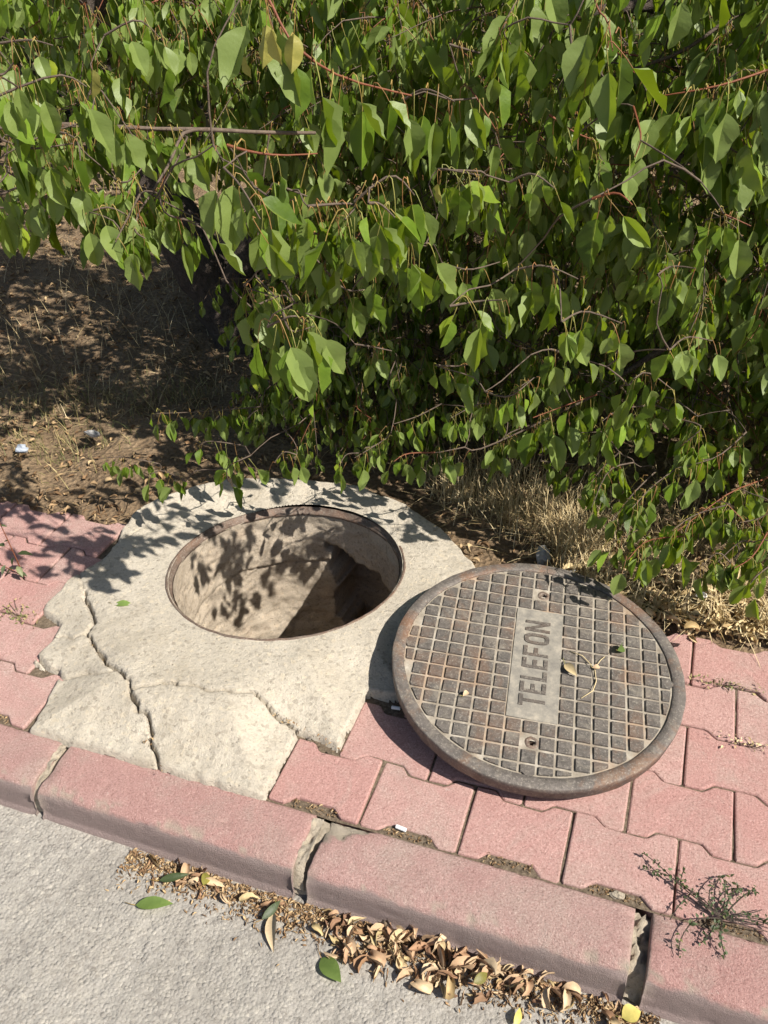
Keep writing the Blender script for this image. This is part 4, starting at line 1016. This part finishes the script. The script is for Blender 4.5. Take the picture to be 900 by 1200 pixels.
for _ in range(420):       # debris inside notches and cracks
    k = random.choice([0, 1, 2, 3, 4, -4, -5]); pts.append((k*.2+random.uniform(.05, .15), random.uniform(.001, .018), -.006))
for P in (cA, cB):
    for _ in range(90):
        q = P[random.randrange(len(P))]; pts.append((q[0]+random.gauss(0, .004), q[1]+random.gauss(0, .004), float(ringplane(q[0], q[1]))*.55-.012))
flakes('joint_debris', pts, .15, M['litter'], label='bits of dead leaf caught in the paving notches and concrete cracks', cat='debris')

def blades(name, roots, hl, mat, label, cat, lean=.5, wd=.0012, seg=4):
    VV = []; FF = []; TT = []; k = 0
    for (x, y, z) in roots:
        h = random.uniform(*hl); a = random.uniform(0, 6.28); l0 = abs(random.gauss(0, lean)); bend = random.uniform(.1, .9)
        e = np.array([math.cos(a), math.sin(a), 0]); sd = np.array([-e[1], e[0], 0]); p = np.array([x, y, z]); th = l0; V = []
        for q in range(seg+1):
            w = wd*(1-.75*q/seg); V += [p-sd*w, p+sd*w]
            p = p+(e*math.sin(th)+np.array([0, 0, 1])*math.cos(th))*h/seg; th += bend/seg
        b = k
        FF += [(b+2*q, b+2*q+1, b+2*q+3, b+2*q+2) for q in range(seg)]; VV += V; TT += [random.random()]*len(V); k += len(V)
    o = obj(name, mesh(name, np.array(VV), np.array(FF), M[mat], False, attrs={'tint': TT}))
    return setp(o, label, cat, None, 'stuff')
rts = []
for _ in range(1500):
    c = random.choice([(.22, 1.13, .07), (.33, 1.08, .07), (.44, 1.03, .07), (.10, 1.16, .05), (.50, 1.0, .06), (.3, 1.2, .12)])
    x, y = random.gauss(c[0], c[2]), random.gauss(c[1], c[2]*.6); 
    if inpoly(np.array(x), np.array(y), OUT) or y < .8: continue
    rts.append((x, y, ze(x, y)))
blades('straw_tuft', rts, (.05, .21), 'straw', 'tuft of dry yellow grass between the apron and the drooping leaves', 'dry grass', 1.0, .0012)
rts = [(x, y, max(ze(x, y), .004)+random.uniform(0, .02)) for x, y in ((random.uniform(.42, 1.8), .765+random.random()**1.6*.5) for _ in range(2600))]
blades('straw_verge', rts, (.04, .16), 'straw', 'flattened straw scattered on the verge behind the paving', 'dry grass', 1.1, .0011)
rts = []
for _ in range(1300):
    c = random.choice([(-1.45, 1.15, .20), (-1.25, 1.35, .15), (-1.7, 1.35, .2), (-1.05, 1.5, .1), (-1.3, 1.05, .12)])
    x, y = random.gauss(c[0], c[2]), random.gauss(c[1], c[2]*.6)
    if y > .85: rts.append((x, y, ze(x, y)))
blades('grass_patch', rts, (.02, .09), 'grass', 'thin half dry grass on the shaded earth left of the trunk', 'grass', 1.1, .0013)
rts = [(x, y, ze(x, y)) for x, y in ((random.uniform(-3.4, 1.5), random.uniform(1.2, 4.0)) for _ in range(3800))]
blades('straw_scatter', rts, (.04, .18), 'straw', 'single dry stalks strewn over the earth under the trees', 'dry grass', 1.2, .0013)

# ---------------------------------------------------------------- small things
def flat_leaf(name, px, py, z, L, Wd, yaw, mat, label, rot=(0, 0), cat='leaf', fold=.25):
    n = 8; V = []; F = []
    for k in range(n+1):
        s_ = k/n; w = Wd/2*float(np.interp(s_, [0, .08, .3, .55, .8, .93, 1], [.0, .45, .95, .95, .5, .18, 0]))
        V += [((s_-.5)*L, -w, w*fold+.004*math.sin(3*s_)), ((s_-.5)*L, 0, .004*math.sin(3*s_)), ((s_-.5)*L, w, w*fold+.004*math.sin(3*s_))]
    for k in range(n):
        for c in range(2): b = k*3+c; F.append((b, b+3, b+4, b+1))
    mb = MB().add(V, F).tube([(-L/2, 0, .0005), (-L*.62, .002, .001), (-L*.8, .006, .002)], [.0007]*3, 4, 1)
    p = at(px, py, z=z)
    o = obj(name, mb.mesh(name, [mat, M['petiole']], True), None, (p[0], p[1], z), (rot[0], rot[1], yaw))
    return setp(o, label, cat)
flat_leaf('green_leaf', 145, 709, float(ringplane(-.6, .42))*.75+.006, .052, .024, .25, M['fresh'], 'small green leaf lying on the pale concrete left of the hole')
flat_leaf('green_leaf', 181, 1060, -.084, .074, .028, .35, M['fresh'], 'bright green leaf lying alone on the asphalt at lower left')
flat_leaf('green_leaf', 388, 1137, -.083, .062, .034, -.55, M['fresh'], 'dull green leaf on the asphalt beside the heap of dead leaves', (.05, -.1))
flat_leaf('brown_leaf', 321, 1092, -.082, .075, .026, -1.15, M['dry'], 'long brown leaf stuck upright below the joint between two kerbstones', (.5, .1), fold=.6)
flat_leaf('green_leaf', 318, 1066, -.075, .05, .016, 1.2, M['weed'], 'narrow dark green leaf above the long brown leaf at the kerb foot', (.6, 0))
flat_leaf('yellow_leaf', 740, 1189, -.082, .036, .032, .6, M['yellow'], 'round yellow leaf on the asphalt below the open kerb joint')
flat_leaf('yellow_leaf', 606, 1192, -.080, .034, .014, 1.5, M['yellow'], 'narrow yellow green leaf at the bottom edge below the dead leaf heap', (.4, 0))
flat_leaf('yellow_leaf', 563, 1146, -.055, .034, .018, 1.0, M['yellow'], 'small yellow leaf on top of the dead leaf heap', (.5, .2))
flat_leaf('green_leaf', 205, 1028, -.078, .062, .016, .55, M['weed'], 'folded dark green leaf in the debris at the foot of the long left kerbstone', (.5, 0), fold=.9)
flat_leaf('yellow_leaf', 240, 1030, -.078, .034, .020, 1.9, M['yellow'], 'green and yellow leaf standing in the debris against the left kerbstone', (.6, .3))
def onlid(r, t, z=.0): return LC+ER*r+ET*t+LN*z
def lid_leaf(name, r, t, L, Wd, yaw, mat, label, rot, dz):
    o = flat_leaf(name, 450, 600, 0, L, Wd, yaw, mat, label, rot, fold=.7); o.location = tuple(onlid(r, t, dz)); return o
lid_leaf('green_leaf', .181, .075, .036, .022, 1.4, M['fresh'], 'curled green leaf standing on the iron cover', (1.1, .3), .010)
lid_leaf('dry_leaf', .076, -.013, .044, .020, -.75, M['dry'], 'rolled brown dry leaf on the iron cover beside its lettering', (.4, 0), .006)
lid_leaf('dry_leaf', .131, .006, .018, .012, .4, M['dry'], 'tiny brown leaf scrap on the iron cover near the curled green leaf', (.3, .2), .005)
lid_leaf('dry_leaf', -.145, -.128, .020, .012, 1.2, M['dry'], 'small tan leaf scrap on the lower left of the iron cover', (.3, .2), .004)
mb = MB()
mb.tube([(.073, .045, .003), (.10, .035, .006), (.128, .004, .004), (.132, -.03, .003), (.125, -.06, .005), (.10, -.085, .003)], [.0011]*6, 5)
mb.tube([(.128, .004, .004), (.14, .03, .006), (.15, .045, .004)], [.0009]*3, 5)
o = obj('straw_stalk', mb.mesh('straw_stalk', M['straw'], True), None, tuple(LC)); o.rotation_euler = lid.rotation_euler
setp(o, 'thin dry curved stalk lying on the iron cover', 'stalk')
# cigarette filters / paper bits
def roll(name, px, py, z, L, r, yaw, label):
    mb = MB().tube([(-L/2, 0, r), (-L/2+.0008, 0, r), (L/2-.0008, 0, r), (L/2, 0, r)], [r*.85, r, r, r*.85], 10)
    p = at(px, py, z=z); o = obj(name, mb.mesh(name, M['paper']), None, (p[0], p[1], z), (0, 0, yaw)); setp(o, label, 'litter')
roll('cigarette_filter', 470, 972, -.004, .022, .0042, -.12, 'white cigarette filter in a notch of the pink paving by the kerb')
roll('cigarette_filter', 464, 831, .001, .020, .004, .1, 'white cigarette filter in the shadow left of the iron cover')
def rock(name, px, py, z, sc, mat, label, seed, cat='stone', rot=(0, 0, 0)):
    rd = random.Random(seed); V = []; F = []; n, m = 10, 6
    for j in range(m+1):
        ph = math.pi*j/m
        for i in range(n):
            t = 2*math.pi*i/n; k = 1+rd.uniform(-.22, .22)
            V.append((sc[0]*k*math.sin(ph)*math.cos(t), sc[1]*k*math.sin(ph)*math.sin(t), sc[2]*k*math.cos(ph)))
    for j in range(m):
        for i in range(n): F.append((j*n+i, (j+1)*n+i, (j+1)*n+(i+1) % n, j*n+(i+1) % n))
    p = at(px, py, z=z); o = obj(name, mesh(name, V, F, mat), None, (p[0], p[1], z), rot); return setp(o, label, cat)
rock('stone', 636, 652, .022, (.017, .030, .026), M['stone'], 'grey pointed stone behind the top edge of the iron cover', 3, rot=(.3, .2, .5))
rock('plastic_scrap', 25, 526, .03, (.022, .018, .016), M['foil'], 'crumpled pale plastic scrap on the earth at the left edge', 5, 'litter')
rock('paper_scrap', 668, 668, .016, (.014, .01, .006), M['paper'], 'small white paper scrap right of the grey stone', 7, 'litter')
rock('paper_scrap', 822, 697, .030, (.014, .012, .007), M['paper'], 'crumpled white scrap in the dead leaves at right behind the paving', 8, 'litter')
rock('stone', 724, 1049, -.002, (.014, .008, .006), M['mortar'], 'small tan pebble in the paving notch beside the open kerb joint', 9)
rock('plastic_scrap', 108, 508, .03, (.03, .015, .012), M['stone'], 'grey scrap half hidden in shade on the earth at left', 15, 'litter')

def small_leaf_mesh(L, Wd, mat, seed):
    rd = random.Random(seed); V = []; F = []; n = 4
    for k in range(n+1):
        s_ = k/n; w = Wd/2*float(np.interp(s_, [0, .3, .6, 1], [.15, 1, .8, 0]))
        for sd in (-1, 0, 1): V.append((s_*L, sd*w, abs(sd)*w*.4-.25*L*s_*s_))
    for k in range(n):
        for c in range(2): b = k*3+c; F.append((b, b+3, b+4, b+1))
    return mesh('leaf', V, F, mat, True, attrs={'tint': np.full(len(V), rd.random())})
# creeping weed at the right, rooted in the joint behind the kerb
wb = at(846, 1076, z=0); weed = empty('weed', (wb[0], wb[1], 0), 'dark straggly weed creeping from the kerb joint at lower right', 'weed')
WL = [small_leaf_mesh(.0085, .005, M['weed'], i) for i in range(3)]
stems = []
for P in ([(846, 1076), (800, 1040), (770, 1012), (754, 1000)], [(846, 1076), (790, 1030), (755, 1018)], [(846, 1076), (820, 1050), (798, 1036), (802, 1018)],
          [(846, 1076), (830, 1050), (842, 1030), (852, 1026)], [(846, 1076), (850, 1045), (848, 1030)], [(846, 1076), (862, 1058), (878, 1045), (886, 1043)],
          [(846, 1076), (880, 1078), (905, 1085), (940, 1100)], [(846, 1076), (815, 1078), (798, 1100), (795, 1120)], [(846, 1076), (835, 1090), (822, 1105)],
          [(846, 1076), (845, 1100), (850, 1122)], [(846, 1076), (870, 1072), (900, 1078)], [(846, 1076), (857, 1048), (866, 1040)], [(810, 1046), (795, 1062), (785, 1078)],
          [(846, 1076), (875, 1085), (900, 1092)], [(846, 1076), (868, 1080), (895, 1084)], [(840, 1072), (826, 1062), (815, 1058)], [(850, 1076), (880, 1070), (893, 1066)]):
    n = len(P); stems.append([at(x, y, z=.003+.014*math.sin(math.pi*min(1, .15+.75*k/(n-1)))) for k, (x, y) in enumerate(P)])
mb = MB()
for P in stems: mb.tube(smooth_path(P, 8)-np.array(weed.location), [.0015-.0007*k/7 for k in range(8)], 4)
obj('stem', mb.mesh('stem', M['bark'], True), weed)
cnt = 0
for P in stems:
    Q = smooth_path(P, 22)
    for k in range(3, 22):
        for _ in range(1 if k < 9 and len(P) > 3 else 2):
            if random.random() < .35 or cnt > 285: continue
            o = obj('leaf', WL[cnt % 3], weed, tuple(Q[k]-np.array(weed.location)+np.array([random.gauss(0, .003), random.gauss(0, .003), random.gauss(.001, .002)])),
                    (random.gauss(0, .5), random.gauss(-.2, .5), random.uniform(0, 6.28)), random.uniform(.6, 1.15)); cnt += 1
# upright weed at the left edge
lb = at(28, 676, z=0); weed2 = empty('weed', (lb[0], lb[1], 0), 'slender weed with a few broad leaves growing from the paving at the left edge', 'weed')
mb = MB(); top = np.array([-.035, .01, .26])
for P, r in (([(0, 0, 0), (-.004, 0, .07), (-.018, .004, .16), top], .0020), ([(0, 0, 0), (-.03, -.01, .03), (-.07, -.02, .05)], .0014), ([(-.004, 0, .05), (.02, 0, .075), (.03, 0, .082)], .0010), ([(-.003, 0, .085), (-.03, 0, .10)], .001)):
    Q = smooth_path(P, 8); mb.tube(Q, [r*(1-.6*k/7) for k in range(8)], 5)
obj('stem', mb.mesh('stem', M['red'], True), weed2)
WL2 = [small_leaf_mesh(.042, .022, M['weed'], 20+i) for i in range(3)]
for p, yaw, pit, s_ in (((.008, 0, .083), .35, -.1, .95), ((0, -.01, .045), -.5, .5, .8), ((-.02, -.005, .03), 3.6, .4, .8), ((-.03, 0, .10), 2.9, 0, .8), ((-.012, 0, .065), 4.4, .9, .6), ((-.05, -.015, .045), 3.2, .3, .9),
                        ((-.04, -.01, .04), 4.6, .6, .7), ((-.012, .004, .12), 3.3, .2, .5), ((-.02, .004, .17), .4, .2, .4), ((-.03, .008, .22), 3.4, .3, .3), ((.0, -.005, .02), .0, .3, .5)):
    obj('leaf', WL2[random.randrange(3)], weed2, p, (0, pit, yaw), s_)
# dried moss-like weed in the paving joint at the left
def mat_weed(name, px, py, label, n, sp, mat, sc):
    p = at(px, py, z=0); w = empty(name, (p[0], p[1], 0), label, 'weed')
    ms = [small_leaf_mesh(.010, .005, M[mat], 60+i) for i in range(3)]; mb = MB()
    for k in range(n):
        q = np.array([random.gauss(0, sp[0]), random.gauss(0, sp[1]), abs(random.gauss(.004, .004))])
        obj('leaf', ms[k % 3], w, tuple(q), (random.gauss(0, .6), random.gauss(-.4, .6), random.uniform(0, 6.28)), sc*random.uniform(.6, 1.2))
        if k % 6 == 0: mb.tube([(q[0]*.2, q[1]*.2, 0), tuple(q*.6+np.array([0, 0, .004])), tuple(q)], [.0008, .0007, .0005], 4)
    obj('stem', mb.mesh('stem', M['twig'], True), w)
mat_weed('dry_weed', 22, 722, 'flat dried weed in a paving joint at the left edge', 90, (.035, .018), 'grass', 1.0)
mat_weed('dry_weed', 845, 803, 'dried weed in the paving joint at right of the iron cover', 60, (.045, .008), 'grass', .9)
mat_weed('dry_weed', 875, 873, 'withered grass wisp in the paving joint near the right edge', 40, (.035, .008), 'straw', .9)
mat_weed('clover', 733, 712, 'small grey green plant in the litter at right of the iron cover', 70, (.045, .03), 'weed', 1.5)
mat_weed('clover', 790, 715, 'small grey green plant in the litter behind the pink paving', 60, (.045, .025), 'weed', 1.3)
# woody stub standing in the verge
p = at(857, 700, z=.0); mb = MB().tube([(0, 0, -.01), (.001, 0, .05), (0, .001, .105)], [.004, .0036, .0034], 7)
setp(obj('cut_stalk', mb.mesh('cut_stalk', M['straw'], True), None, tuple(p)), 'pale cut stalk standing upright in the verge at right', 'stalk')
